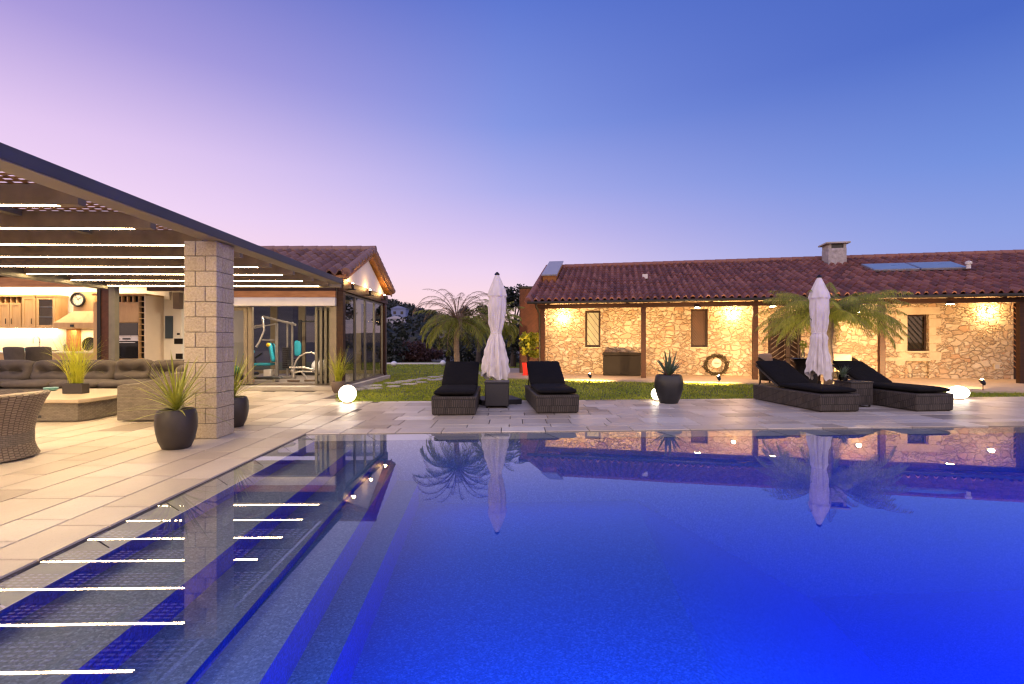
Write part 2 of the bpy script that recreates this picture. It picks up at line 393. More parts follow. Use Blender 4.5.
def crease(m, s=5.0, d=.03):
    nt = m.node_tree; b = nt.nodes['Principled BSDF']; l = b.inputs['Normal'].links
    n = noise(nt, nd(nt, 'ShaderNodeTexCoord').outputs['Object'], s, 3, .5); bp = nd(nt, 'ShaderNodeBump'); bp.inputs['Strength'].default_value = .6; bp.inputs['Distance'].default_value = d
    nt.links.new(n, bp.inputs['Height'])
    if l: nt.links.new(l[0].from_socket, bp.inputs['Normal'])
    nt.links.new(bp.outputs[0], b.inputs['Normal']); return m
crease(CUSH_BR)
CUSH_BK = mat('black_cushion_fabric', (.009,.008,.008), .9, spec=.12, var=.2, bump=.3, bscale=200)
crease(CUSH_BK)
CUSH_CR = mat('cream_cushion_fabric', (.28,.19,.12), .9, var=.1)
CANVAS = mat('umbrella_canvas', (.74,.68,.64), .9, var=.10, vscale=4, bump=.2, bscale=120)
POT_BR = mat('brown_glazed_pot', (.034,.026,.021), .45, var=.18, vscale=9, bump=.06, bscale=30)
POT_BK = mat('black_pot', (.018,.018,.018), .4, var=.2)
POT_GR = mat('grey_brown_pot', (.13,.09,.07), .6)
RED = mat('red_pot', (.62,.02,.012), .35)
SOIL = mat('soil', (.03,.02,.013), .95, bump=.8, bscale=40)
GLASS = m_glass('clear_glass'); GLASS_D = m_glass('door_glass', (.62,.60,.56), 1.5, 1.2)
WHITEW = mat('white_plaster', (.70,.66,.60), .8, var=.04, bump=.08, bscale=50)
BSPLASH = mat('cream_splashback', (.72,.62,.45), .5, var=.06, vscale=3)
BLACK = mat('black_plastic', (.012,.012,.013), .35, var=.1)
BLACKGL = mat('black_oven_glass', (.01,.01,.012), .08, var=0)
BLUEPAD = mat('turquoise_vinyl', (.02,.30,.42), .45, var=.08)
DBLUE = mat('navy_board', (.03,.05,.08), .5)
GREENB = mat('green_rubber', (.03,.20,.09), .5); ORANGE = mat('orange_plastic', (.65,.16,.02), .4); YELLOW = mat('yellow_plastic', (.75,.5,.03), .4)
GRANITE = mat('charcoal_granite', (.016,.016,.018), .45, var=.3, vscale=60)
PANELG = mat('solar_glass', (.20,.28,.36), .3, 0, spec=.8, var=.08, vscale=2); ALU = mat('aluminium', (.45,.47,.5), .4, .8)
CONC = mat('pale_concrete', (.42,.38,.33), .85, var=.12, vscale=3, bump=.2, bscale=30)
PATIO = mat('patio_screed', (.46,.36,.24), .7, var=.12, vscale=2.5, bump=.15, bscale=20)
TEAL = mat('teal_ceramic', (.10,.28,.30), .35)
GLOBE_U = mat('white_globe_plastic', (.75,.74,.76), .4, var=0)
HOSE = mat('olive_hose', (.05,.035,.015), .5)
TRUNK = mat('palm_trunk', (.24,.17,.11), .9, var=.3, vscale=20, bump=.8, bscale=30)
BARK = mat('dark_bark', (.06,.045,.035), .9, var=.3, bump=.8, bscale=20)
LEAF_P = m_leaf('palm_green', (.19,.23,.035), (.38,.38,.07), trans=.5); LEAF_DRY = m_leaf('palm_dry_leaf', (.20,.13,.08), (.30,.21,.13), .6)
LEAF_Y = m_leaf('yellow_green_blade', (.30,.34,.02), (.55,.54,.04)); LEAF_G = m_leaf('green_blade', (.17,.21,.025), (.40,.40,.05))
LEAF_A = m_leaf('agave_leaf', (.07,.12,.06), (.16,.20,.10)); LEAF_AR = m_leaf('agave_lower_leaf', (.24,.12,.09), (.33,.17,.12))
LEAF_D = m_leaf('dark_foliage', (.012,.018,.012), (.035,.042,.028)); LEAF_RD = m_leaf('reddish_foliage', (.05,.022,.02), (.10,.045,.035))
LEAF_L = m_leaf('lime_foliage', (.28,.32,.02), (.55,.52,.04))
LED = m_emit('led_warm', (1,.71,.36), 72); LED_K = m_emit('led_kitchen', (1,.80,.50), 50)
GLOBE_L = m_emit('lit_globe', (1,.84,.62), 10); BULB = m_emit('lamp_glow', (1,.66,.28), 150); LEDS = m_emit('led_gym', (1,.85,.65), 45)
BULB2 = m_emit('sconce_glow', (1,.62,.22), 90)
LITWIN = mat('lit_window', (.30,.26,.15), .6, var=.1, emit=(1,.80,.38), estr=.22)
# ================================================================ world: dusk sky
def make_world():
    w = bpy.data.worlds.new('World'); SC.world = w; w.use_nodes = True; nt = w.node_tree; nt.nodes.clear()
    out = nd(nt, 'ShaderNodeOutputWorld'); bg = nd(nt, 'ShaderNodeBackground')
    tc = nd(nt, 'ShaderNodeTexCoord').outputs['Generated']; sp = nd(nt, 'ShaderNodeSeparateXYZ'); nt.links.new(tc, sp.inputs[0])
    x, y, z = sp.outputs
    hor = mth(nt, 'SQRT', mth(nt, 'ADD', mth(nt, 'MULTIPLY', x, x), mth(nt, 'MULTIPLY', y, y)))
    el = mth(nt, 'DIVIDE', mth(nt, 'ARCTAN2', z, hor), PI/2, clamp=True)          # 0 horizon .. 1 zenith
    az = mth(nt, 'ARCTAN2', x, y)                                                 # 0 ahead, + to the right
    azn = nd(nt, 'ShaderNodeMapRange', interpolation_type='SMOOTHSTEP'); nt.links.new(az, azn.inputs['Value'])
    azn.inputs['From Min'].default_value = -.95; azn.inputs['From Max'].default_value = .95
    left = ramp(nt, el, [(0, LIN(255,208,196)), (.07, LIN(250,214,220)), (.14, LIN(236,208,236)), (.20, LIN(221,194,232)), (.29, LIN(166,150,212)), (.4, LIN(104,110,190)), (.6, LIN(80,96,180)), (1, LIN(60,78,160))])
    mid = ramp(nt, el, [(0, LIN(252,205,185)), (.04, LIN(250,214,216)), (.09, LIN(228,204,232)), (.14, LIN(198,184,230)), (.19, LIN(166,168,227)), (.265, LIN(127,145,218)), (.39, LIN(90,115,201)), (.6, LIN(66,88,176)), (1, LIN(52,72,158))])
    right = ramp(nt, el, [(0, LIN(176,165,212)), (.05, LIN(146,156,218)), (.10, LIN(132,153,219)), (.17, LIN(106,137,213)), (.286, LIN(70,101,190)), (.6, LIN(56,80,170)), (1, LIN(48,68,150))])
    f1 = mth(nt, 'MULTIPLY', azn.outputs[0], 2, clamp=True); f2 = mth(nt, 'SUBTRACT', mth(nt, 'MULTIPLY', azn.outputs[0], 2), 1, clamp=True)
    c = mixc(nt, f2, mixc(nt, f1, left, mid), right)
    # the half of the sky behind the camera still holds the afterglow
    bk = nd(nt, 'ShaderNodeMapRange', interpolation_type='SMOOTHSTEP'); nt.links.new(mth(nt, 'ABSOLUTE', az), bk.inputs['Value']); bk.inputs['From Min'].default_value = 1.25; bk.inputs['From Max'].default_value = 2.2
    glow = ramp(nt, el, [(0, (1.0,.66,.52)), (.12, (1.0,.74,.70)), (.3, (.72,.60,.72)), (.55, (.34,.35,.62)), (1, (.16,.20,.46))])
    gl = nd(nt, 'ShaderNodeVectorMath', operation='SCALE'); nt.links.new(glow, gl.inputs[0]); gl.inputs['Scale'].default_value = 1.85
    c = mixc(nt, bk.outputs[0], c, gl.outputs[0])
    nt.links.new(c, bg.inputs[0]); bg.inputs[1].default_value = 1.0
    nt.links.new(bg.outputs[0], out.inputs[0])
def LIN(r, g, b):
    return tuple((v/12.92 if v <= .04045 else ((v+.055)/1.055)**2.4) for v in (r/255, g/255, b/255))
make_world()
SC.view_settings.view_transform = 'Standard'; SC.view_settings.look = 'None'; SC.view_settings.exposure = .14; SC.view_settings.gamma = 1
SC.view_settings.use_curve_mapping = False

def light(name, kind, loc, power, col, size=.1, rot=None, to=None, spot=None, sy=None, blend=.4):
    l = bpy.data.lights.new(name, kind); l.energy = power; l.color = col
    if kind in ('POINT', 'SPOT'): l.shadow_soft_size = size
    if kind == 'SPOT': l.spot_size = R(spot or 90); l.spot_blend = blend
    if kind == 'AREA':
        l.size = size
        if sy: l.shape = 'RECTANGLE'; l.size_y = sy
    if kind == 'SUN': l.angle = size
    o = bpy.data.objects.new(name, l); COL.objects.link(o); o.location = loc
    if to is not None: o.rotation_euler = (Vector(to)-Vector(loc)).to_track_quat('-Z', 'Y').to_euler()
    elif rot: o.rotation_euler = rot
    return o
# the last afterglow, from low on the left
light('sun', 'SUN', (-30, 10, 20), .12, (1, .70, .62), R(15), to=(0, 14, 0))

# ================================================================ ground, deck, pool
def XL(y): return -2.54-.0265*y              # slot drain along the left side of the pool
def YF(x): return 6.58+.0625*x               # far edge of the pool
XR, YN = 10.6, .35                           # right and near pool edges (outside the picture)
def meet(a, b, c0=6.58, c1=.0625):           # x = a + b y  meets  y = c0 + c1 x
    y = (c0+c1*a)/(1-c1*b); return (a+b*y, y)

g = MB(); B = 1500
hx0, hx1, hy0, hy1 = -3.2, 11.2, -.1, 7.6
def q(m, p, z): m.add([(x, y, z) for x, y in p], [tuple(range(len(p)))])
for p in ([(-B,-B),(B,-B),(B,hy0),(-B,hy0)], [(-B,hy1),(B,hy1),(B,B),(-B,B)], [(-B,hy0),(hx0,hy0),(hx0,hy1),(-B,hy1)], [(hx1,hy0),(B,hy0),(B,hy1),(hx1,hy1)]): q(g, p, -.16)
tag(g.build('ground', mat('dry_earth', (.07,.06,.045), .95, var=.3, vscale=.3)), kind='structure')

cA, cB, cC, cD = (XL(YN), YN), meet(-2.54, -.0265), (XR, YF(XR)), (XR, YN)
b = MB()                                      # bed under the paving
def slab(m, p, z0, z1):
    n = len(p); m.add([(x, y, z0) for x, y in p]+[(x, y, z1) for x, y in p], [tuple(range(n-1,-1,-1)), tuple(range(n, 2*n))]+[(i, (i+1) % n, n+(i+1) % n, n+i) for i in range(n)])
slab(b, [(-19,-4), (XL(-4),-4), cA, cB, (XL(10.03),10.03), (-3.62,10.0), (-4.3,12.2), (-19,12.2)], -.14, -.012)
slab(b, [cB, cC, (20, YF(20)), (20, YF(20)+3.5), (XL(10.03), 10.03)], -.141, -.0125)
slab(b, [cD, (20, YN), (20, YF(20)), cC], -.142, -.013)
slab(b, [(XL(-4), -4), (20,-4), (20, YN), cD, cA], -.143, -.0135)
tag(b.build('deck_bed', GROUT), kind='structure')

t = MB()                                      # ashlar paving, every slab its own tone
def tile(fn, a0, a1, c0, c1, gap=.0055):
    h = random.uniform(-.0015, .0015); a0 += gap; a1 -= gap; c0 += gap; c1 -= gap
    k = .004
    top = [fn(a0+k, c0+k), fn(a1-k, c0+k), fn(a1-k, c1-k), fn(a0+k, c1-k)]; bot = [fn(a0, c0), fn(a1, c0), fn(a1, c1), fn(a0, c1)]
    t.add([(*p, h) for p in top]+[(*p, -.011) for p in bot], [(0,1,2,3)]+[(4+i, 4+(i+1) % 4, (i+1) % 4, i) for i in range(4)])
    v = min(1, max(0, random.gauss(.5, .28))); t.col += [v]*5
def run(fn, ok, u1, v0, v1, widths, lens, first=None, left=None):
    u = 0; k = 0
    while u < u1:
        w = first if (k == 0 and first) else random.choice(widths); v = v0-random.random()*.5
        while v < v1:
            l = random.choice(lens); x, y = fn(u+w/2, v+l/2)
            va = v
            if left is not None:
                xl = XL(fn(u+w/2, v)[1])+.006
                if v < xl < v+l-.02: va = xl; x = xl+.01
            if ok(x, y, u, w, va, v+l-va): tile(fn, u, u+w, va, v+l)
            v += l
        u += w; k += 1
run(lambda u, v: (XL(v)-.001-u, v), lambda x, y, u, w, v, l: y < 12.0 and not (y > 9.75 and x > -3.55-.3*(y-9.75)), 13, -2, 12.2, (.25,.36,.36,.48), (.36,.5,.6,.75))
def farfn(u, v): return (v, YF(v)+.004+u)
run(farfn, lambda x, y, u, w, v, l: v > XL(12) and u+w < 3.6, 3.55, -2.5, 17, (.25,.36,.36,.48), (.36,.5,.6,.8), first=.34, left=1)
tag(t.build('deck', DECK), kind='structure')

pf_ = MB(); pr_ = MB(); p = MB()              # pool basin: drowned edge, four steps, floor, slope
Yn = YN+.03
LN = [(-2.31,-.0265), (-1.66,-.058), (-1.27,-.068), (-.96,-.08), (-.80,-.061), (.947,.102)]
Z = [-.045, -.14, -.28, -.335, -.56, -.86]
c1 = 6.28
def A(i): a, bb = LN[i]; return (a+bb*Yn, Yn)
def E(i): return meet(*LN[i], c1)
FL = meet(-2.31, -.0265, c1)
pe = MB(); m5 = meet(-2.526, -.0265)
nn = 9
for k in range(nn):                           # drowned stone edge, left side and far side
    f0, f1 = k/nn, (k+1)/nn-.002
    def lp(f, s): y = Yn+(m5[1]-Yn)*f; y2 = Yn+(FL[1]-Yn)*f; return (XL(y)+.014, y, -.022) if s else (LN[0][0]+LN[0][1]*y2, y2, -.042)
    pe.add([lp(f0,1), lp(f0,0), lp(f1,0), lp(f1,1)], [(0,1,2,3)]); pe.col.append(random.uniform(.1,.7))
nn = 17
for k in range(nn):
    f0, f1 = k/nn, (k+1)/nn-.001
    def fp(f, s): x = m5[0]+(XR-m5[0])*f; x2 = FL[0]+(XR-FL[0])*f; return (x, YF(x)+.004, -.022) if s else (x2, c1+.0625*x2, -.042)
    pe.add([fp(f0,0), fp(f1,0), fp(f1,1), fp(f0,1)], [(0,1,2,3)]); pe.col.append(random.uniform(.1,.7))
tag(pe.build('pool_edge', DECK), kind='structure')
for i in range(5):
    a0, e0 = A(i), E(i); a1, e1 = A(i+1), E(i+1)
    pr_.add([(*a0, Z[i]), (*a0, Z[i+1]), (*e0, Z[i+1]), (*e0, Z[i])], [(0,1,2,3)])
    (pf_ if i == 4 else p).add([(*a0, Z[i+1]), (*a1, Z[i+1]), (*e1, Z[i+1]), (*e0, Z[i+1])], [(0,1,2,3)])
a, e = A(5), E(5)
pf_.add([(*a, -.86), (3.4+.1*Yn, Yn, -2.2), (3.95, c1+.0625*3.95, -2.2), (*e, -.86)], [(0,1,2,3)])
pf_.add([(3.4+.1*Yn, Yn, -2.2), (XR, Yn, -2.2), (XR, c1+.0625*XR, -2.2), (3.95, c1+.0625*3.95, -2.2)], [(0,1,2,3)])
p.add([(*FL, -.046), (*FL, -2.3), (XR, c1+.0625*XR, -2.3), (XR, c1+.0625*XR, -.046)], [(0,1,2,3)])
p.add([(XR, Yn, 0), (XR, Yn, -2.3), (XR, 8, -2.3), (XR, 8, 0)], [(3,2,1,0)])
p.add([(-3, Yn, -.02), (-3, Yn, -2.3), (XR, Yn, -2.3), (XR, Yn, -.02)], [(0,1,2,3)])
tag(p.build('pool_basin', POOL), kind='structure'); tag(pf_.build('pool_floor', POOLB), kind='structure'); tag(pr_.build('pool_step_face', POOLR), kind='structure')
s = MB(); mc = meet(-2.54,-.0265); m2 = meet(-2.515,-.0265)
s.add([(XL(Yn), Yn, -.05), (XL(Yn)+.02, Yn, -.05), (*m2, -.05), (*mc, -.05)], [(0,1,2,3)])
tag(s.build('slot_drain', BLACK), kind='structure')
w = MB(); slab(w, [(XL(Yn)+.012, Yn-.01), (XR+.01, Yn-.01), (XR+.01, YF(XR)), (meet(-2.528,-.0265)[0], meet(-2.528,-.0265)[1])], -2.4, -.013)
tag(w.build('water', WATER), kind='structure')
# underwater floodlights set in the near and right-hand pool walls
BL = (.0, .23, 1); PWN, PWF, PWR = 2500, 25, 700
def pool_strip(p, to, ln, pw, rz):
    l = light('pool_strip_light', 'AREA', p, pw, BL, ln, to=to, sy=.03); l.data.spread = R(98)
    return l
pool_strip((4.0, Yn+.05, -.075), (4.0, Yn+1.05, -1.15), 12.4, PWN, 0)
pool_strip((4.2, c1+.0625*4.2-.06, -.10), (4.2+.0312, c1+.0625*4.2-.56, -1.0), 10.4, PWF, 0)
pool_strip((XR-.05, 3.6, -.09), (XR-1.05, 3.6, -1.1), 6.0, PWR, 0)
# ---------------------------------------------------------------- lawn, path, patio
l = MB(); slab(l, [(-3.62,10.02), (20, YF(20)+3.5), (26, 30), (-26, 30), (-26, 17.5), (-4.42, 17.5), (-4.32,12.2)], -.15, -.02)
tag(l.build('lawn', mat('turf', (.08,.10,.02), .95, var=.35, vscale=1.2, bump=.6, bscale=25)), kind='structure')
pf = [(-.6,16.2), (.3,15.9), (3.93,14.75), (6.6,14.2), (9,12.95), (11,11.8), (20,9.9)]
pt = MB(); slab(pt, pf+[(20,22), (-.6,22)], -.1, .03)
tag(pt.build('patio', PATIO), kind='structure')
st = MB()
path = [(-4.3,12.6), (-3.65,13.2), (-3.1,14.6), (-2.5,16.6), (-1.7,18.6), (-.6,20.2), (.8,21.0)]
slabs = []
for (x0, y0), (x1, y1) in zip(path, path[1:]):
    n = max(2, int(math.hypot(x1-x0, y1-y0)/.62))
    for k in range(n):
        for off in (-.32, .30):
            f = (k+random.uniform(.2,.6))/n; dx, dy = x1-x0, y1-y0; L = math.hypot(dx, dy)
            cx, cy = x0+dx*f-dy/L*off, y0+dy*f+dx/L*off; slabs.append((cx, cy))
            r = random.uniform(.2,.29); a0 = random.random()*6
            slab(st, [(cx+r*random.uniform(.8,1.15)*math.cos(a0+2*PI*i/6), cy+r*1.15*random.uniform(.8,1.15)*math.sin(a0+2*PI*i/6)) for i in range(6)], -.06, .004)
tag(st.build('path', CONC), kind='structure')
pv = MB(); slab(pv, [(-1.2,19.6), (.5,19.0), (1.5,17.6), (-.6,16.6), (-1.1,17.2)], -.06, .008)
tag(pv.build('path_paving', CONC), kind='structure')

def inside(poly, x, y):
    c = False; n = len(poly)
    for i in range(n):
        (x0, y0), (x1, y1) = poly[i], poly[i-1]
        if (y0 > y) != (y1 > y) and x < (x1-x0)*(y-y0)/(y1-y0)+x0: c = not c
    return c
pts = []
pxy = rng.random((90000, 2))
for a, bb in pxy:
    y = 9.85+(bb**1.6)*19; x = (-4.6+a*19) if y < 17.4 else (-9+a*24)
    if y < YF(x)+3.46 or inside(pf+[(20,22), (-.6,22)], x, y): continue
    if x < -3.6-.36*(y-10)/1 and y < 12.3: continue
    if x < -4.25 and y < 17.4: continue
    if y > 12.3 and any((x-c)**2+(y-d)**2 < .06 for c, d in slabs): continue
    pts.append((x, y))
P = np.array(pts); n = len(P); an = rng.random(n)*2*PI; hh = .022+.022*rng.random(n); ww = .005+P[:,1]*.0007
tilt = rng.normal(size=(n, 2))*.018
V = np.zeros((n, 3, 3)); cs, sn = np.cos(an), np.sin(an)
V[:,0,0] = P[:,0]-cs*ww; V[:,0,1] = P[:,1]-sn*ww; V[:,1,0] = P[:,0]+cs*ww; V[:,1,1] = P[:,1]+sn*ww
V[:,0,2] = V[:,1,2] = -.02; V[:,2,0] = P[:,0]+tilt[:,0]; V[:,2,1] = P[:,1]+tilt[:,1]; V[:,2,2] = hh-.012
me = bpy.data.meshes.new('grass'); me.from_pydata(V.reshape(-1,3).tolist(), [], np.arange(n*3).reshape(-1,3).tolist())
me.materials.append(m_leaf('grass_blade', (.20,.27,.014), (.41,.44,.035), .6, .2, 1.2))
o = bpy.data.objects.new('grass', me); COL.objects.link(o); tag(o, 'short clipped lawn grass beyond the pool paving', 'grass', kind='stuff')
kb = MB(); kb.box(-7.2, -2.2, 26.6, 27.0, -.15, .06)
tag(kb.build('garden_kerb', WHITEW), 'low white kerb along the far end of the lawn', 'kerb')

# ---------------------------------------------------------------- hill
SKY = [(-600,290),(300,297),(385,304),(410,309),(450,322),(490,330),(540,333),(800,336),(1500,338)]
def skyl(px):
    for (a, ya), (c, yc) in zip(SKY, SKY[1:]):
        if px <= c: return ya+(yc-ya)*(px-a)/(c-a)
    return SKY[-1][1]
YH = 330.
def hill_z(x, y):
    px = 512+F*x/max(y, 1); top = HC+(342-skyl(min(1500, max(-600, px))))*YH/F
    f = min(1, max(0, (y-60)/(YH-60))); f = f*f*(3-2*f)*.55+f*.45
    if y > YH: f = 1-.2*(y-YH)/200
    nz = math.sin(x*.11+y*.07)*.8+math.sin(x*.043-y*.05+2)*1.2
    return -1+(top+1)*f+nz*min(1, f*4)*(1 if y < YH-30 else .5)
h = MB(); h.grid(lambda a, c: (lambda y: ((-1.1+a*2.1)*y*1.0, y, hill_z((-1.1+a*2.1)*y, y)))(50+c*450), 150, 60)
tag(h.build('hill', mat('hill_scrub', (.030,.027,.024), 1, var=.5, vscale=.12), smooth=60), kind='structure')
wd = MB(); bl = []
for k in range(900):
    y = 75+260*rng.random()**.8; x = xat(rng.uniform(330, 560), y); r = rng.uniform(1.2, 3.2)
    bl.append(((x, y, hill_z(x, y)+r*.35), (r*1.3, r, r*.8)))
wd.leaves(bl, 26000, 1.1, .8)
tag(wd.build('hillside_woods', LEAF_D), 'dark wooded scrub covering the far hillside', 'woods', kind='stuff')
def far_house(px0, px1, pyb, pyt, label, roofmat, wallm, rows):
    Y = 70.
    xm = (px0+px1)/2
    while Y < 330 and hill_z(xat(xm, Y), Y) < zat(pyb, Y): Y += 2
    x0, x1, z0, z1 = xat(px0, Y), xat(px1, Y), zat(pyb, Y)-1.5, zat(pyt, Y)
    e = thing('hillside_house', label, 'house', (x0, Y-6, z0), 0, 'houses on the far hillside'); W = x1-x0; H = z1-z0
    MB().box(0, W, 0, 6, 0, H*.8).build('wall', wallm, e)
    MB().prism([(-.3, H*.8), (W+.3, H*.8), (W*.55, H), (W*.45, H)], 'y', -.3, 6.3).build('roof', roofmat, e)
    for k in range(rows):
        a = W*(k+.5)/rows; MB().box(a-.5, a+.5, -.06, .02, H*.42, H*.62).build('window', BLACK, e)
BLUEH = mat('blue_grey_render', (.16,.20,.36), .8); PALEH = mat('pale_render', (.36,.36,.44), .8); MIDH = mat('mauve_render', (.20,.20,.28), .8)
far_house(395, 409, 317, 307, 'blue grey house on the skyline of the hill', BLUEH, BLUEH, 2)
far_house(391, 409, 326, 317, 'pale house lower on the slope under the skyline house', PALEH, PALEH, 3)
far_house(436, 455, 343, 331, 'mauve house on the hillside behind the small palm trunk', MIDH, MIDH, 3)
# ================================================================ pergola
pg = thing('pergola', 'large flat metal pergola with glowing light strips over the sofa terrace', 'pergola', (0,0,0), .0245)
m = MB(); m.box(-3.65,-3.42,-4.3,10.75,2.46,2.57); m.build('front_beam', MET_NAVY, pg, bevel=.006)
m = MB(); m.box(-3.655,-3.425,-4.3,10.74,2.452,2.459); m.build('beam_soffit', mat('beam_soffit_paint', (.20,.16,.11), .5), pg)
m = MB(); m.box(-9.08,-8.86,-4.3,11.3,2.40,2.60); m.build('rear_beam', MET_OLIVE, pg, bevel=.006)
m = MB(); m.box(-9.08,-3.66,11.3,11.42,2.45,2.60); m.build('end_beam', MET_BEIGE, pg, bevel=.006)
for x in (-5.35, -7.1): MB().box(x-.05, x+.05, -4.2, 11.28, 2.60, 2.655).build('purlin', MET_OLIVE, pg)
for k in range(-9, 8):
    y = 4.67+.94*k
    r = MB().box(-8.85, -3.90, y-.045, y+.045, 2.472, 2.655).build('rafter', MET_RAF, pg)
    MB().box(-8.82, -4.12, y-.023, y+.023, 2.4690, 2.4715).build('light_strip', LED, r)
m = MB()
y = -4.2
while y < 11.2: m.box(-8.9, -3.98, y, y+.043, 2.66, 2.667); y += .09
x = -8.88
while x < -3.98: m.box(x, x+.05, -4.2, 11.25, 2.6675, 2.672); x += .136
m.build('lattice_roof', WOOD_LAT, pg)
pl = MB(); core = MB(); core.box(.012,.388,.012,.388,0,2.45)
nc = 13; ch = 2.455/nc
for k in range(nc):
    a = .26 if k % 2 else .14; z0, z1 = k*ch+.004, (k+1)*ch-.004
    for (x0, x1) in ((0, a-.004), (a+.004, .4)):
        pl.box(x0, x1, 0, .125, z0, z1); pl.box(x0, x1, .275, .4, z0, z1); pl.col += [random.random()]*6+[random.random()]*6
    c = .2 if k % 2 else .3
    for X0, X1 in ((0,.1),(.3,.4)):
        if c-.004 > .133: pl.box(X0, X1, .133, c-.004, z0, z1); pl.col += [random.random()]*6
        if .267 > c+.004: pl.box(X0, X1, c+.004, .267, z0, z1); pl.col += [random.random()]*6
pil = pl.build('pillar', BLOCK, pg, bevel=.007); pil.location = (-3.91, 6.16, 0)
cr = core.build('mortar_core', MORTAR, pil)
cp = thing('corner_post', 'tall timber and olive metal corner post of the kitchen front', 'post', (-9.57, 11.32, 0))
MB().box(-.02,.06,0,.12,0,2.62).build('jamb', MET_DARK, cp)
MB().box(.062,.25,.02,.12,0,2.62).build('panel', WOOD_R, cp)
MB().box(.252,.40,0,.12,0,2.62).build('edge_profile', MET_OLIVE, cp)

# ================================================================ tiled roofs
def tile_roof(mb, ulen, wlen, cw, cl, M, u0=0):
    nc = int(round(ulen/cw)); nr = int(round(wlen/cl)); cw = ulen/nc; cl = wlen/nr; K = 8
    def prof(u):
        t = u % 1.0
        return .080*math.sin(PI*t/.62)**.8 if t < .62 else -.035*math.sin(PI*(t-.62)/.38)
    for r in range(nr):
        for part in (0, 1):
            vs = []; fs = []; us = []
            for i in range(nc*K+1):
                u = i/K; jit = .010*math.sin(int(u)*12.9+r*7.7)
                sh = .018*math.sin(int(u)*3.1+r*1.7)
                if part == 0: a, b2 = (r*cl-.03+sh, .030), (r*cl+cl-.03+sh, .004)
                else: a, b2 = (r*cl-.03+sh, -.012), (r*cl-.03+sh, .030)
                for w, hz in (a, b2): vs.append((u*cw, w, prof(u)+hz+jit))
            for i in range(nc*K):
                fs.append((2*i, 2*i+2, 2*i+3, 2*i+1)); uu = (i+.5)/K
                us.append([(uu, r+.5)]*4)
            mb.add(vs, fs, us, M)
def slopeM(p, udir, wdir):
    u = Vector(udir).normalized(); w = Vector(wdir).normalized(); n = u.cross(w)
    return Matrix(((u.x,w.x,n.x,p[0]),(u.y,w.y,n.y,p[1]),(u.z,w.z,n.z,p[2]),(0,0,0,1)))
def ridge_caps(mb, p, q, step=.42, r=.11):
    p = Vector(p); q = Vector(q); d = (q-p); L = d.length; d.normalize(); n = int(L/step)
    for k in range(n):
        a = p+d*(k*L/n-.03); b2 = p+d*((k+1)*L/n+.02)
        mb.tube([a, b2], [r*1.12, r], 10)

# ================================================================ kitchen and gym wing
XF = -4.2                                   # gym facade on the lawn side
YA, YB, YC, ZE, ZRG = 12.1, 14.3, 16.5, 2.93, 3.86
wg = thing('garden_wing', 'tiled garden wing with open kitchen and glazed gym at the end of the pergola', 'building', (0,0,0))
def trow(mb, X0, X1, ya, yb, za, zb):
    d = math.hypot(yb-ya, zb-za)
    if ya < yb: M = slopeM((X0, ya, za), (1,0,0), (0, yb-ya, zb-za))
    else: M = slopeM((X1, ya, za), (-1,0,0), (0, yb-ya, zb-za))
    tile_roof(mb, X1-X0, d, .25, .36, M)
m = MB(); trow(m, -15, XF+.17, YA-.12, YB, ZE-.05, ZRG); trow(m, -15, XF+.17, YC+.12, YB, ZE-.05, ZRG)
rf = m.build('roof', TILE2, wg, smooth=50)
m = MB(); ridge_caps(m, (XF+.2, YB, ZRG+.03), (-15, YB, ZRG+.03))
for ya, za, yb, zb in ((YA-.12, ZE-.02, YB, ZRG+.02), (YC+.12, ZE-.02, YB, ZRG+.02)):
    n = 9
    for k in range(n):                       # verge tiles
        a = Vector((XF+.14, ya+(yb-ya)*k/n, za+(zb-za)*k/n)); c = Vector((XF+.14, ya+(yb-ya)*(k+1.1)/n, za+(zb-za)*(k+1.1)/n+.02))
        m.tube([a, c], [.115, .09], 10)
m.build('ridge_tile', TILE2, rf, smooth=50)
m = MB(); m.prism([(YA-.1, ZE-.10), (YB, ZRG-.09), (YC+.1, ZE-.10), (YC+.1, ZE-.15), (YB, ZRG-.15), (YA-.1, ZE-.15)], 'x', -15, XF+.12)
m.build('soffit', WOOD_O, rf)
for sgn, (ya, yb) in ((0, (YA-.1, YB)), (1, (YC+.1, YB))):
    MB().bar((XF+.125, ya, ZE-.14), (XF+.125, yb, ZRG-.12), .03, .13, up=(0,0,1)).build('verge_board', WOOD_O, rf)
m = MB().prism([(YA+.15, ZE-.2), (YC-.15, ZE-.2), (YB, ZRG-.22)], 'x', XF-.08, XF-.02); m.build('gable_panel', mat('white_gable_render', (.74,.72,.74), .7, var=.03), wg)
MB().box(XF-.12, XF+.03, YA+.02, YC-.02, 2.46, 2.74).build('gable_beam', WOOD_P, wg, bevel=.01)
for y in (12.22, 16.22): MB().box(XF-.14, XF+.02, y-.09, y+.09, 0.1, 2.455).build('post', WOOD_P, wg, bevel=.008)
MB().box(XF-.30, XF-.145, 12.13, 12.27, .1, 2.6).build('jamb', MET_BEIGE, wg, bevel=.005)
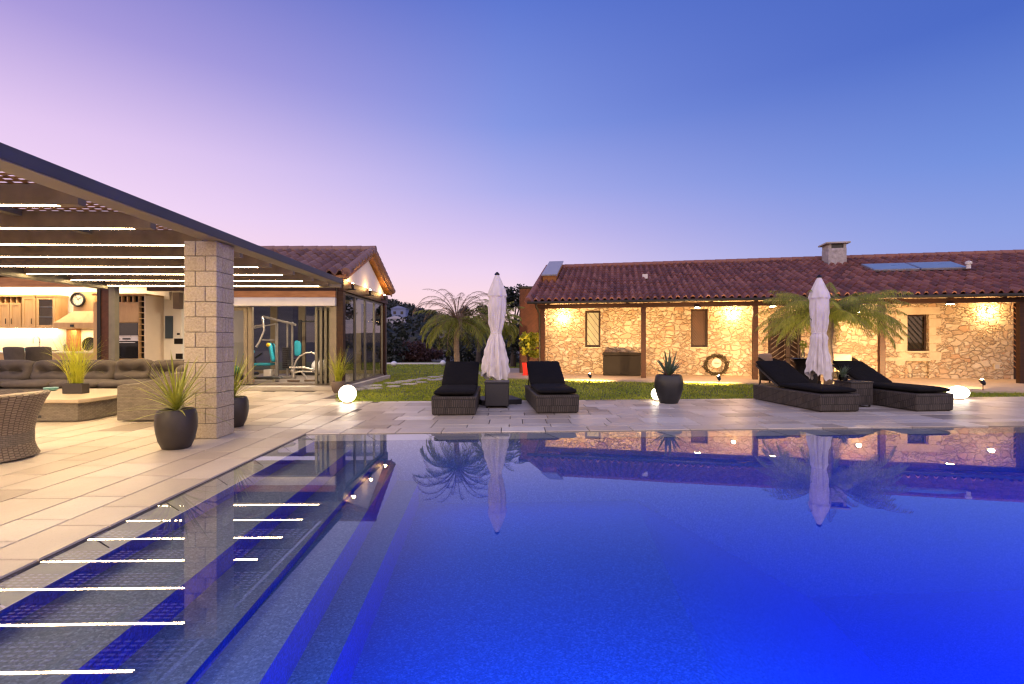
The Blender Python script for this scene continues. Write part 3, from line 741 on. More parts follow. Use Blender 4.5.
# front over the opening
MB().box(-7.9, XF-.15, 12.06, 12.2, 2.30, 2.46).build('fascia', WOOD_O, wg, bevel=.004)
MB().box(-7.05, XF-.15, 12.04, 12.22, 2.09, 2.295).build('blind_cassette', WHITEW, wg, bevel=.01)
MB().box(-14.5, -9.0, 12.0, 12.14, 2.56, 2.86).build('kitchen_lintel', WOOD_O, wg)
MB().box(-9.0, XF-.15, 12.07, 12.19, 2.465, 2.86).build('upper_wall', WOOD_P, wg)
m = MB().box(-15.0, -9.36, 13.15, 13.3, 0, 2.86).box(-9.36, -8.85, 13.12, 13.3, 0, 2.86).box(-15.1,-14.95,12,13.3,0,2.86); m.build('wall', WHITEW, wg)
m = MB().box(-8.97, -8.85, 13.302, 16.4, 0, 2.86); m.build('gym_wall', WHITEW, wg)
MB().box(-15, XF-.14, 12.22, 16.4, 2.865, 2.90).build('ceiling', mat('ceiling_board', (.50,.40,.28), .7), wg)
m = MB().box(-8.8, XF-.02, 12.42, 16.6, 0, .15); m.build('gym_floor', mat('gym_rubber_floor', (.16,.13,.11), .5), wg)
MB().box(-7.2, XF+.02, 12.0, 12.41, 0, .10).build('front_step', CONC, wg, bevel=.01)
MB().box(XF-.12, XF+.12, 12.05, 16.45, -.1, .098).build('side_kerb', CONC, wg, bevel=.01)
MB().box(-15, -7.2, 12.0, 13.12, 0, .05).build('kitchen_floor', PATIO, wg)
# glazing: lawn side, back of the gym, folded leaves at the front
def pane(par, a, c, z0, z1, name='glass_panel', fr=.05, matf=MET_OLIVE, glass=GLASS_D):
    a = Vector((*a, 0)); c = Vector((*c, 0)); d = (c-a).normalized()
    f = MB()
    for p in (a+d*fr/2, c-d*fr/2): f.bar(p+Vector((0,0,z0)), p+Vector((0,0,z1)), fr, fr*.9)
    for z in (z0+fr/2, z1-fr/2): f.bar(a+d*fr+Vector((0,0,z)), c-d*fr+Vector((0,0,z)), fr*.9, fr)
    fo = f.build(name, matf, par)
    n = MB(); n.add([a+d*fr+Vector((0,0,z0+fr)), c-d*fr+Vector((0,0,z0+fr)), c-d*fr+Vector((0,0,z1-fr)), a+d*fr+Vector((0,0,z1-fr))], [(0,1,2,3)])
    n.build('pane', glass, fo); return fo
ys = [12.34, 13.27, 14.2, 15.13, 16.08]
for y0, y1 in zip(ys, ys[1:]): pane(wg, (XF-.06, y0), (XF-.06, y1), .10, 2.455)
for k in range(5): pane(wg, (-8.92+k*.94, 16.45), (-8.92+(k+1)*.94, 16.45), .15, 2.6, fr=.11, matf=MET_BEIGE)
for k in range(4): pane(wg, (-4.92+k*.11, 12.30+.02*k), (-4.90+k*.11, 13.1), .15, 2.08, 'folded_leaf', .06, MET_OLIVE)
pane(wg, (-7.1, 12.29), (-6.62, 12.29), .15, 2.08, 'glass_panel', .09, MET_BEIGE)
MB().box(-6.6, -6.5, 12.24, 12.34, .15, 2.08).build('mullion', MET_BEIGE, wg, bevel=.006)
# lamps of the wing
for k, (y, lab) in enumerate(((12.55, 'small glowing sconce on the gable beam nearest the pergola'), (14.1, 'small glowing sconce in the middle of the gable beam'), (15.7, 'small glowing sconce at the far end of the gable beam'))):
    e = thing('wall_sconce', lab, 'wall lamp', (XF+.03, y, 2.56), 0, 'sconces along the gable beam')
    MB().box(0, .16, -.10, .10, -.02, .0).build('bracket', MET_DARK, e)
    MB().lathe([(.02,0),(.035,.03),(.035,.13),(.03,.13)], (.09,0,.001), 14).build('shade', MET_DARK, e)
    MB().ball((.09,0,.135), .028, seg=12, rings=8).build('bulb', BULB2, e)
    light('sconce_light', 'POINT', (XF+.15, y, 2.74), 9, (1,.55,.18), .04)
def striplamp(name, label, x0, x1, y0, y1, z, mt):
    e = thing(name, label, 'ceiling light', ((x0+x1)/2, (y0+y1)/2, z)); a, c = (x1-x0)/2, (y1-y0)/2
    MB().box(-a-.02, a+.02, -c-.02, c+.02, .012, .03).build('housing', ALU, e); MB().box(-a, a, -c, c, 0, .0115).build('diffuser', mt, e); return e
striplamp('strip_light', 'slim white ceiling light inside the gym', -6.6, -4.7, 13.9, 13.96, 2.80, LEDS)
striplamp('strip_light', 'slim white ceiling light over the kitchen worktop', -14.4, -9.6, 12.40, 12.44, 2.82, LED_K)
light('gym_light', 'AREA', (-5.6, 13.95, 2.76), 140, (1,.82,.58), 1.6, rot=(0,0,0), sy=.2)
light('kitchen_light', 'AREA', (-11.8, 12.6, 2.78), 80, (1,.78,.50), 4, rot=(0,0,0), sy=.3)

# ================================================================ kitchen
def kx(px, Y): return xat(px, Y)
def door(mb, x0, x1, z0, z1, y, M=None):
    mb.box(x0, x1, y-.02, y, z0, z1); w = .055
    for a in ((x0,x0+w,z0,z1),(x1-w,x1,z0,z1),(x0+w,x1-w,z0,z0+w),(x0+w,x1-w,z1-w,z1)): mb.box(a[0],a[1],y-.032,y-.0205,a[2],a[3])
YU = 12.78
def wall_cabinet(px0, px1, label, nd_, cubby=0, glass=False):
    x0, x1 = kx(px0, YU), kx(px1, YU); z0, z1 = 1.57, 2.38
    e = thing('wall_cabinet', label, 'kitchen cabinet', (x0, YU, z0), 0, 'oak wall cabinets'); W = x1-x0; H = z1-z0
    c = MB()
    if glass:
        c.box(0,.03,0,.34,0,H).box(W-.03,W,0,.34,0,H).box(.03,W-.03,0,.34,0,.03).box(.03,W-.03,0,.34,H-.03,H).box(.03,W-.03,.32,.34,.03,H-.03)
    else: c.box(0, W, 0, .34, 0, H-(.16 if cubby else 0))
    c.box(-.02, W+.02, -.04, .34, H, H+.05)
    if cubby:
        n = cubby; s = W/n
        for k in range(n+1): c.box(k*s-.012*(k>0), k*s+.012*(k<n), 0, .33, H-.16, H)
        c.box(0, W, .30, .335, H-.16, H)
    cc_ = c.build('carcass', WOOD_CAB, e)
    if cubby: MB().box(.015, W-.015, .10, .299, H-.158, H-.003).build('cubby', W_BROWN, cc_)  # dark liner box, paints the shade inside the cubby holes
    Hd = H-(.17 if cubby else .01)
    for k in range(nd_):
        a, bb = W*k/nd_+.006, W*(k+1)/nd_-.006
        if glass:
            f = MB(); w = .06
            for q_ in ((a,a+w,.01,Hd),(bb-w,bb,.01,Hd),(a+w,bb-w,.01,.01+w),(a+w,bb-w,Hd-w,Hd)): f.box(q_[0],q_[1],-.025,-.002,q_[2],q_[3])
            fo = f.build('door', WOOD_CAB, e); g_ = MB(); g_.add([(a+w,-.012,.07),(bb-w,-.012,.07),(bb-w,-.012,Hd-w),(a+w,-.012,Hd-w)], [(0,1,2,3)]); g_.build('pane', GLASS, fo)
            for z in (.28, .54): MB().box(.03, W-.03, .02, .31, z, z+.015).build('shelf', WHITEW, e)
        else:
            f = MB(); door(f, a, bb, .01, Hd, 0); fo = f.build('door', WOOD_CAB, e)
            hx = bb-.07 if k % 2 == 0 else a+.07
            MB().bar((hx,-.06,.1), (hx,-.06,.24), .012).build('handle', MET_DARK, fo)
    return e
wall_cabinet(-24, -1, 'oak wall cabinet cut by the left picture edge', 2)
wall_cabinet(-.5, 22, 'oak wall cabinet with two doors and open cubby holes on top', 2, 4)
wall_cabinet(23, 36.5, 'narrow plain oak wall cabinet beside the glazed one', 1)
wall_cabinet(37, 56, 'glazed oak wall cabinet with shelves beside the range hood', 1, 0, True)
x0, x1 = kx(56.5, 12.7), kx(97, 12.7); Wd = x1-x0
hd = thing('range_hood', 'tapered oak range hood with a round clock on it', 'range hood', (x0, 13.14, 1.55))
MB().box(0, Wd, -.52, 0, 0, .16).build('skirt', WOOD_CAB, hd, bevel=.01)
m = MB(); a0, a1 = Wd*.33, Wd*.86
m.add([(0,-.5,.161),(Wd,-.5,.161),(Wd,0,.161),(0,0,.161),(a0,-.34,.46),(a1,-.34,.46),(a1,0,.46),(a0,0,.46)], [(0,3,2,1),(4,5,6,7),(0,1,5,4),(1,2,6,5),(2,3,7,6),(3,0,4,7)])
m.build('canopy', WOOD_CAB, hd); MB().box(a0, a1, -.34, 0, .461, .96).build('chimney', WOOD_CAB, hd)
MB().box(Wd*.42, Wd*.5, -.545, -.521, .04, .1).build('control', BLACK, hd)
ck = thing('wall_clock', 'round wall clock with dark rim on the range hood', 'clock', (kx(78.5, 12.78), 12.79, zat(299.5, 12.78)))
m = MB(); m.tube([(.17*math.cos(2*PI*k/32), -.03, .17*math.sin(2*PI*k/32)) for k in range(32)], .026, 8, True); m.build('rim', MET_DARK, ck, smooth=60)
m = MB(); m.tube([(0,-.012,0),(0,-.018,0)], .155, 32); m.build('dial', mat('ivory_dial', (.7,.62,.5), .5), ck)
m = MB(); m.bar((-.02,-.024,-.012),(.075,-.024,.05),.012,.004); m.bar((.015,-.024,-.03),(-.05,-.024,.075),.008,.004)
for k in range(12): a = 2*PI*k/12; m.bar((.115*math.cos(a),-.022,.115*math.sin(a)),(.14*math.cos(a),-.022,.14*math.sin(a)),.012,.003)
m.build('hand', MET_DARK, ck)
bc = thing('base_cabinet', 'oak base cabinets under a pale worktop along the kitchen wall', 'kitchen cabinet', (-14.9, 12.6, .05)); Wb = kx(99, 12.6)+14.9
MB().box(0, Wb, 0, .52, 0, .86).build('carcass', WOOD_CAB, bc)
MB().box(-.02, Wb+.02, -.04, .53, .861, .90).build('worktop', mat('pale_worktop', (.60,.52,.40), .3), bc, bevel=.006)
for k in range(9):
    f = MB(); door(f, Wb*k/9+.008, Wb*(k+1)/9-.008, .08, .62, 0); fo = f.build('door', WOOD_CAB, bc); MB().bar((Wb*(k+.8)/9,-.06,.46),(Wb*(k+.8)/9,-.06,.58),.012).build('handle', MET_DARK, fo)
    f = MB(); door(f, Wb*k/9+.008, Wb*(k+1)/9-.008, .64, .85, 0); f.build('drawer', WOOD_CAB, bc)
sb = MB().box(-14.9, kx(99,13.1), 13.128, 13.148, .952, 1.568); tag(sb.build('splashback', BSPLASH), 'cream tiled splashback lit from under the wall cabinets', 'splashback')
cb = MB().box(kx(67,13), kx(77,13), 12.98, 13.126, .953, 1.54); tag(cb.build('pilaster', WOOD_O), 'orange wood pilaster under the range hood', 'pilaster')
striplamp('cabinet_light', 'bright strip light under the oak wall cabinets', -14.4, kx(55,13), 13.02, 13.05, 1.545, LED_K)
light('cabinet_light_glow', 'AREA', (-13.2, 12.98, 1.53), 17, (1,.80,.46), 2.4, rot=(0,0,0), sy=.08)
light('hood_light', 'AREA', (kx(78,12.9), 12.86, 1.53), 9, (1,.78,.42), .5, rot=(0,0,0), sy=.15)
light('cove_light', 'AREA', (-12.6, 12.95, 2.46), 26, (1,.82,.56), 4, rot=(PI,0,0), sy=.1)
fc = thing('kitchen_faucet', 'chrome swan neck kitchen tap in front of the splashback', 'tap', (kx(38.5,12.95), 12.98, .952))
MB().tube([(0,0,0),(0,0,.30)]+[(0,-.09+.09*math.cos(a),.30+.09*math.sin(a)) for a in [PI*k/8 for k in range(1,9)]]+[(0,-.18,.22)], .013, 8).build('spout', STEEL, fc, smooth=60)
MB().lathe([(.03,0),(.03,.02),(.02,.03),(.02,.14),(.012,.15)], (.09,0,0), 12).build('handle', STEEL, fc, smooth=40)
tr = thing('round_tray', 'round dark wicker tray leaning on the splashback', 'tray', (kx(88,12.95), 13.0, .954))
M_ = Matrix.Translation((0,.0,.19)) @ Matrix.Rotation(R(78),4,'X'); m = MB()
m.add(*(lambda L_: (L_.v, L_.f))(MB().lathe([(1e-4,0),(.16,.0),(.185,.03),(.175,.035),(.15,.012),(1e-4,.012)], (0,0,0), 32)), None, M_); m.build('dish', W_BROWN, tr, smooth=50)
for k, (px, hgt, mt, lab) in enumerate(((53, .03, W_BROWN, 'flat dark bowl on the kitchen worktop'), (23, .1, TEAL, 'small jar on the worktop by the tap'), (65.5, .19, MET_OLIVE, 'tall bottle on the worktop beside the pilaster'))):
    tag(MB().lathe([(.03,0),(.045 if k else .12,hgt*.5),(.04 if k else .13,hgt*.9),(.02 if k else .12,hgt),(.018 if k else .1,hgt*1.02)], (kx(px,12.85),12.85,.953), 18).build(('bowl','jar','bottle')[k], mt, None, smooth=40), lab, ('bowl','jar','bottle')[k])
# tall oven unit
YT = 12.45; tx = [kx(p, YT) for p in (116, 138.5, 145)]
ov = thing('oven_unit', 'tall oak kitchen unit with built in oven, microwave and bottle rack', 'kitchen unit', (tx[0], YT, .05))
W1 = tx[1]-tx[0]; W2 = tx[2]-tx[0]; HT = zat(295.5, YT)-.05
MB().box(-.6, W1, .03, .66, 0, HT-.17).box(-.6, W2, .3, .66, HT-.17, HT).box(-.6, W2+.02, -.02, .66, HT+.001, HT+.05).box(W1, W2-.02, .3, .66, 0, HT-.17).build('carcass', WOOD_CAB, ov)
MB().box(W2-.018, W2+.004, 0, .665, 0, HT).build('side_panel', mat('pale_panel_paint', (.56,.46,.36), .45, var=.03), ov)
m = MB()
for k in range(17): m.box(W1+.004, W2-.02, 0, .29, HT*k/16-.008+(.008 if k == 0 else 0), HT*k/16+.008-(.01 if k == 16 else 0))
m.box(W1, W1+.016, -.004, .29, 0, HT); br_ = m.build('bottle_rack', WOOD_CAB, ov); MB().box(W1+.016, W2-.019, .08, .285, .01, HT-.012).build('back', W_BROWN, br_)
m = MB(); n = 4
for k in range(n+1): m.box(W1*k/n-.012*(k>0), W1*k/n+.012*(k<n)-.012*(k==n), .0, .29, HT-.165, HT-.012)
m.box(0, W1, .0, .29, HT-.18, HT-.166); cu_ = m.build('cubby', WOOD_CAB, ov); MB().box(.012, W1-.014, .08, .285, HT-.163, HT-.014).build('back', W_BROWN, cu_)  # dark back panel puts the shade of the holes into the colour
f = MB(); door(f, .01, W1-.01, zat(322,YT)-.05, HT-.19, .028); f.build('flap', WOOD_CAB, ov)
mw = MB().box(.01, W1-.01, -.005, .028, zat(335.5,YT)-.05, zat(323,YT)-.05).build('microwave', BLACKGL, ov, bevel=.004)
MB().box(.01, W1-.01, -.008, -.0055, zat(336.5,YT)-.05, zat(335.6,YT)-.05).build('trim', STEEL, mw)
oo = MB().box(.01, W1-.01, -.005, .028, zat(358.5,YT)-.05, zat(341,YT)-.05).build('oven', BLACKGL, ov, bevel=.004)
MB().box(.01, W1-.01, -.007, .026, zat(340.8,YT)-.05, zat(336.8,YT)-.05).build('control_panel', STEEL, oo); MB().box(W1*.3, W1*.66, -.010, -.0075, zat(339.7,YT)-.05, zat(338,YT)-.05).build('display', BLACK, oo)
MB().bar((.05,-.05,zat(342.5,YT)-.05),(W1-.05,-.05,zat(342.5,YT)-.05),.018).build('handle', STEEL, oo)
# fittings on the white wall
YW = 13.118
def plate(px0, px1, py0, py1, name, label, cat, mt, d=.03):
    return tag(MB().box(kx(px0,YW), kx(px1,YW), YW-d, YW, zat(py1,YW), zat(py0,YW)).build(name, mt, None, bevel=.006), label, cat)
plate(166, 173.3, 316, 338.5, 'notice_board', 'tall narrow navy board on the white wall', 'board', DBLUE, .04)
plate(165.5, 171, 291.5, 300, 'junction_box', 'small white box high on the white wall', 'box', WHITEW, .06)
plate(177.5, 180, 333, 335, 'round_switch', 'small dark round knob on the white wall', 'switch', BLACK, .03)
plate(174.5, 183, 338.5, 344, 'switch_panel', 'wide dark switch panel above the other one on the white wall', 'switch', W_BROWN, .02)
plate(176, 183, 353.5, 359, 'switch_panel', 'wide dark switch panel lower on the white wall', 'switch', W_BROWN, .02)
plate(177, 183.5, 293, 309, 'wall_speaker', 'dark boxy wall fitting high beside the stone pillar', 'speaker', POT_GR, .16)

# bar stools
def stool():
    e = thing('bar_stool', 'x', 'bar stool', (0,0,0), 0, 'brown bar stools at the kitchen')
    m = MB(); m.grid(lambda a, c: ((a-.5)*.43, .20+.05*math.sin(PI*a)+.05*c, .74+.36*c-.02*(2*a-1)**4), 12, 6); o = m.build('backrest', CUSH_BR, e, smooth=60); s_ = o.modifiers.new('thickness', 'SOLIDIFY'); s_.thickness = .05; bv = o.modifiers.new('bevel','BEVEL'); bv.width = .018; bv.segments = 3
    m = MB(); m.cushion(.46,.42,.10,Matrix.Translation((0,0,.72)),.3,10); m.build('seat', CUSH_BR, e, smooth=60)
    for sx in (-1,1):
        for sy in (-1,1): MB().bar((sx*.16,sy*.15,.69),(sx*.21,sy*.20,0),.03).build('leg', MET_DARK, e)
    m = MB(); c_ = [(-.195,-.185,.25),(.195,-.185,.25),(.195,.185,.25),(-.195,.185,.25)]
    for a, b2 in zip(c_, c_[1:]+c_[:1]): m.bar(a, b2, .018)
    m.build('footrest', MET_DARK, e); return e
s0 = stool()
for k, (px, rz, lab) in enumerate(((-1, PI, 'brown bar stool cut by the left picture edge'), (26, PI, 'brown bar stool in the middle of the three at the kitchen'), (43, PI+.5, 'brown bar stool turned aside, partly behind the middle one'))):
    place(s0 if k == 0 else copy_tree(s0), (kx(px, 11.0+.35*(k==2)), 11.0+.35*(k==2), .0), rz, lab)
# ================================================================ gym machines
YG = 14.0
def gp(px, py, dy=0): return (xat(px, YG), YG+dy, zat(py, YG))
mg = thing('multi_gym', 'steel multi gym with turquoise seat, backrest and pads', 'gym machine', (xat(272,YG), YG, .15)); O = Vector((xat(272,YG), YG, .15))
def L(px, py, dy=0): return Vector(gp(px, py, dy))-O
m = MB(); m.bar(L(263,316.5), L(296,325), .06, .06); m.bar(L(252,329,-.1), L(277,324,-.1), .035); m.bar(L(277,323.5), (L(277,0)[0],0,0), .075); m.bar(L(275,340), L(262,340), .05)
for dx in (287.5, 292.3): m.bar(L(dx,322), (L(dx,0)[0],0,0), .045)
m.bar(L(262,0)*Vector((1,0,0))+Vector((0,0,.04)), L(296,0)*Vector((1,0,0))+Vector((0,0,.04)), .08); m.bar((.12,-.5,.04),(.12,.5,.04),.08)
m.build('frame', mat('gunmetal', (.30,.29,.28), .4, .7), mg, bevel=.005)
m = MB(); m.tube([L(264,317,-.1),L(267,330,-.15),L(263,342,-.2),L(260,347,-.2)],[.03,.028,.03,.035],10); m.tube([L(254,329,-.12),L(258,326,-.14),L(266,325,-.14)],.022,8); m.build('press_arm', STEEL, mg, smooth=60)
m = MB()
for k in range(11): m.box(L(284,0)[0], L(289,0)[0], -.11, .11, .3+.055*k, .345+.055*k)
m.build('weight_stack', BLACK, mg)
MB().cushion(.56,.36,.09,Matrix.Translation(L(263.5,364.2)),.35,12).build('seat', BLUEPAD, mg, smooth=60)
MB().cushion(.30,.56,.09,Matrix.Translation(L(272.8,352.5)) @ Matrix.Rotation(R(90),4,'Z') @ Matrix.Rotation(R(80),4,'X'),.35,12).build('backrest', BLUEPAD, mg, smooth=60)
MB().cushion(.24,.34,.13,Matrix.Translation(L(249,353)) @ Matrix.Rotation(R(-35),4,'Y'),.5,12).build('arm_pad', BLUEPAD, mg, smooth=60)
m = MB(); m.tube([L(250,356),L(255,361),L(252,374)],.03,8); m.tube([L(255,358),L(262,353)],.028,8); m.tube([(L(252,374)-Vector((0,.3,0))),L(252,374)+Vector((0,.3,0))],.05,10); m.build('leg_curl', BLACK, mg, smooth=60)
MB().ball(L(270.5,345,-.12),.06,seg=14,rings=8).build('knob', YELLOW, mg, smooth=60)
m = MB(); m.box(L(266,0)[0],L(273,0)[0],-.15,.15,.08,.27); m.build('plinth', WHITEW, mg, bevel=.01)
YH2 = 12.95; O2 = Vector((xat(305,YH2), YH2, .15))
def L2(px, py, dy=0): return Vector((xat(px,YH2), YH2+dy, zat(py,YH2)))-O2
hp = thing('hoop_exerciser', 'small chrome exerciser with a wide bent hoop near the gym step', 'gym machine', O2)
m = MB(); pts_ = [(294,367.5),(296,361),(300,356),(306,352.8),(312,352.5),(317,355.5),(318.3,360),(316.5,366),(313.5,371.5)]
m.tube([L2(*p_) for p_ in pts_], .022, 8); m.build('hoop', STEEL, hp, smooth=60)
m = MB(); m.tube([L2(289.5,367.5),L2(304,367.5),L2(312,369.5)],.026,8); m.tube([L2(294,367.5),L2(293.5,378)],.04,8); m.tube([L2(313.5,371.5),L2(300,371.5),L2(293,373)],.024,8); m.tube([L2(301,371),L2(306,378.5,.05)],.024,8); m.build('frame', STEEL, hp, smooth=60)
m = MB(); m.bar((L2(288,0)[0],-.02,.025),(L2(300,0)[0],-.02,.025),.06,.045); m.bar((L2(303,0)[0],.1,.025),(L2(314,0)[0],.1,.025),.06,.045); m.build('foot', POT_GR, hp, bevel=.006)
MB().ball(L2(293,371),.06,seg=12,rings=8).build('hub', STEEL, hp, smooth=60)
bn = thing('weight_bench', 'low black bench on the gym floor below the multi gym', 'bench', (xat(257,12.9), 12.95, .15))
MB().cushion(1.1,.28,.07,Matrix.Translation((.1,0,.10)),.3,10).build('pad', BLACK, bn, smooth=60); MB().box(-.3,-.22,-.12,.12,0,.07).build('foot', STEEL, bn); MB().box(.42,.5,-.12,.12,0,.07).build('foot', STEEL, bn)
wpl = thing('weight_disc', 'orange weight disc lying beside the low black bench', 'weight', (xat(249.5,12.75), 12.75, .15))
MB().lathe([(.04,0),(.10,0),(.11,.02),(.11,.06),(.10,.08),(.04,.08)],(0,0,0),24).build('plate', ORANGE, wpl, smooth=40); MB().lathe([(.001,.0),(.038,.0),(.038,.09),(.001,.09)],(0,0,0),16).build('hub', STEEL, wpl)
tag(MB().ball((xat(234.5,13.2),13.2,.44),.13).build('exercise_ball', GREENB, None, smooth=80), 'green exercise ball behind the stone pillar', 'ball')
o = tag(MB().box(xat(230,13.2)-.1,xat(240,13.2)+.2,13.05,13.35,.15,.31).build('ball_stand', BLACK, None, bevel=.02), 'black step box under the green exercise ball', 'box')
tag(MB().ball((xat(320,15.6),15.6,.15+.26),.26).build('exercise_ball', GLOBE_U, None, smooth=80), 'white exercise ball at the back of the gym', 'ball')
tw = thing('cross_trainer', 'dark exercise machine with a turquoise pad at the back of the gym', 'gym machine', (xat(300,15.5), 15.5, .15))
m = MB(); m.bar((0,0,0),(0,0,1.75),.09); m.bar((-.3,0,.04),(.5,0,.04),.09); m.bar((.0,0,1.7),(.6,0,1.7),.05); m.bar((.6,0,1.72),(.6,0,0),.05); m.build('frame', BLACK, tw)
MB().cushion(.22,.5,.09,Matrix.Translation((-.06,-.02,.85)) @ Matrix.Rotation(R(90),4,'X'),.4,10).build('backrest', BLUEPAD, tw, smooth=60)
MB().cushion(.35,.3,.09,Matrix.Translation((-.2,-.0,.5)),.4,10).build('seat', BLACK, tw, smooth=60)

# ================================================================ sofa corner
sf = thing('corner_sofa', 'tan wicker corner sofa with tufted brown cushions', 'sofa', (-4.92, 7.35, 0))
def SX(x): return x+4.92
m = MB()
arm = [(-1.01,.02),(0,.02),(0,.74),(-.12,.745),(-.30,.70),(-.52,.625),(-.74,.575),(-.93,.56),(-1.01,.535)]
m.prism(arm, 'y', 0, .14); m.build('arm', W_TAN, sf, smooth=35, bevel=.015)
m = MB(); m.box(-1.0,-.02,.145,1.15,.03,.30).box(-1.75,-.45,1.152,2.0,.03,.30).box(-6.6,-1.06,2.002,3.0,.03,.30); m.build('base', W_TAN, sf, bevel=.012)
m = MB(); m.box(-.14,0,.145,1.15,.302,.74).box(-.60,-.44,1.152,2.0,.302,.73).box(-1.20,-1.06,2.002,2.858,.302,.72).box(-6.6,-1.06,2.86,3.0,.302,.72); m.build('back_frame', W_TAN, sf, bevel=.015)
MB().cushion(.84,1.0,.16,Matrix.Translation((-.57,.65,.375)),.16,14).build('seat_cushion', CUSH_BR, sf, smooth=60)
MB().cushion(1.1,.85,.16,Matrix.Translation((-1.17,1.58,.375)),.16,14).build('seat_cushion', CUSH_BR, sf, smooth=60)
for k in range(6): MB().cushion(.92,.85,.16,Matrix.Translation((-1.66-.93*k,2.44,.375)),.16,14).build('seat_cushion', CUSH_BR, sf, smooth=60)
edges = [-10.75,-9.78,-8.93,-8.10,-7.37,-6.62,-5.80]
for a, c in zip(edges, edges[1:]):
    w_ = c-a; M_ = Matrix.Translation((SX((a+c)/2), 2.70+random.uniform(-.03,.03), .60+random.uniform(-.015,.02))) @ Matrix.Rotation(random.uniform(-.05,.05),4,'Z') @ Matrix.Rotation(R(76),4,'X')
    MB().cushion(w_+.015,.48,.34,M_,.46,26,[(-w_*.22,0,.14,.12),(w_*.22,0,.14,.12)],.06).build('back_cushion', CUSH_BR, sf, smooth=70)
for k in range(1):
    M_ = Matrix.Translation((-.27,.68,.62)) @ Matrix.Rotation(R(-90),4,'Z') @ Matrix.Rotation(R(76),4,'X')
    MB().cushion(.9,.44,.26,M_,.32,22,[(-.2,0,.1,.11),(.2,0,.1,.11)],.05).build('back_cushion', CUSH_BR, sf, smooth=70)
ct = thing('coffee_table', 'low tan wicker coffee table with a beige slab top', 'coffee table', (-7.3, 8.2, 0))
bx0, bx1, by0, by1 = -.95, .84, -.85, .75; ch_ = .18
oct_ = lambda x0,x1,y0,y1,c: [(x0+c,y0),(x1-c*.3,y0),(x1,y0+c),(x1,y1-c),(x1-c,y1),(x0+c,y1),(x0,y1-c),(x0,y0+c)]
m = MB(); m.prism(oct_(bx0,bx1,by0,by1,ch_), 'z', .015, .285); m.build('base', W_TAN, ct)
m = MB(); m.prism(oct_(bx0-.05,bx1+.05,by0-.05,by1+.05,ch_), 'z', .286, .345); m.build('top', mat('beige_table_stone', (.44,.35,.24), .5, var=.08), ct, bevel=.012)
MB().box(.02,.24,by0-.004,by0+.01,.06,.10).build('handle', BLACK, ct, bevel=.003)  # black block painted as the shade in a handle cutout
pb = thing('planter_box', 'dark square planter with bright yellow green grass on the coffee table', 'plant', (xat(76,8.15), 8.15, .346))
m = MB(); m.box(-.165,.165,-.075,.075,0,.165); m.build('box', POT_BR, pb, bevel=.008)
MB().box(-.15,.15,-.06,.06,.1655,.170).build('soil', SOIL, pb)
m = MB()
for k in range(150): m.blade((random.uniform(-.1,.1),random.uniform(-.05,.05),.168), random.random()*2*PI, R(random.uniform(62,90)), random.uniform(.5,.98), random.uniform(.008,.013), random.choice((.15,.4,.9,1.6,2.3))*random.uniform(.7,1.2), 8)
m.build('leaves', LEAF_Y, pb)
ds = thing('round_dish', 'small teal dish on the coffee table', 'dish', (xat(51,8.6), 8.6, .346)); MB().lathe([(.03,0),(.06,.0),(.10,.025),(.105,.055),(.09,.06),(.05,.045),(1e-4,.04)],(0,0,0),28).build('bowl', TEAL, ds, smooth=50)
# tub chair
tc_ = thing('tub_chair', 'rounded tan wicker tub armchair with its back to the pool', 'armchair', (-5.46, 4.98, 0), R(25))
def shell(t, z):
    fl = .435+.13*(max(0,z-.2)/.46)**1.8+(.06*((.2-z)/.2)**2 if z < .2 else 0); return fl
a0, a1 = R(-205), R(25)
m = MB()
def oshell(a, c):
    an_ = a0+(a1-a0)*a; z = .02+.64*c; r = shell(an_, z); return (r*math.cos(an_), r*math.sin(an_), z)
def ishell(a, c):
    an_ = a0+(a1-a0)*a; z = .66-.36*c; r = shell(an_, z)-.06; return (r*math.cos(an_), r*math.sin(an_), z)
m.grid(oshell, 72, 16, lambda a, c: (c*.66, a*2.0)); m.grid(ishell, 72, 8, lambda a, c: (.66+c*.4, a*2.0))
m.grid(lambda a, c: (lambda p0, p1: (p0[0]*(1-c)+p1[0]*c, p0[1]*(1-c)+p1[1]*c, .66+.018*math.sin(PI*c)))(oshell(a,1), ishell(a,0)), 72, 4, lambda a, c: (1.1+c*.06, a*2.0))
m.build('shell', W_TANUV, tc_, smooth=50)
MB().lathe([(1e-4,.03),(.44,.03),(.44,.28),(1e-4,.28)],(0,0,0),40).build('base', W_TAN, tc_)
MB().cushion(.80,.80,.15,Matrix.Translation((0,.03,.35)),.7,12).build('seat_cushion', CUSH_BR, tc_, smooth=60)

# ================================================================ pots
def urn(e, r, h, mt, kind=0):
    prof = [(r*.60,0),(r*.68,.01),(r*.86,h*.22),(r*.97,h*.48),(r,h*.66),(r*.97,h*.86),(r*.90,h*.97),(r*.87,h),(r*.80,h),(r*.79,h*.93)]
    if kind: prof = [(r*.62,0),(r*.8,h*.2),(r*.97,h*.5),(r,h*.72),(r*.94,h*.93),(r*.86,h),(r*.78,h),(r*.76,h*.94)]
    MB().lathe(prof,(0,0,0),40).build('pot', mt, e, smooth=40); MB().lathe([(1e-4,h*.92),(r*.79,h*.92)],(0,0,0),24).build('soil', SOIL, e)
def spiky(e, h, n, Lm, w, mt, el=(5,88), bend=(.1,.7), name='leaves'):
    m = MB()
    for k in range(n):
        f = k/n; m.blade((random.uniform(-.02,.02),random.uniform(-.02,.02),h+f*.06), k*2.399+random.uniform(-.3,.3), R(el[0]+(el[1]-el[0])*f**.8), Lm*random.uniform(.75,1.1), w, random.uniform(*bend)*(1.2-f), 7)
    m.build(name, mt, e)
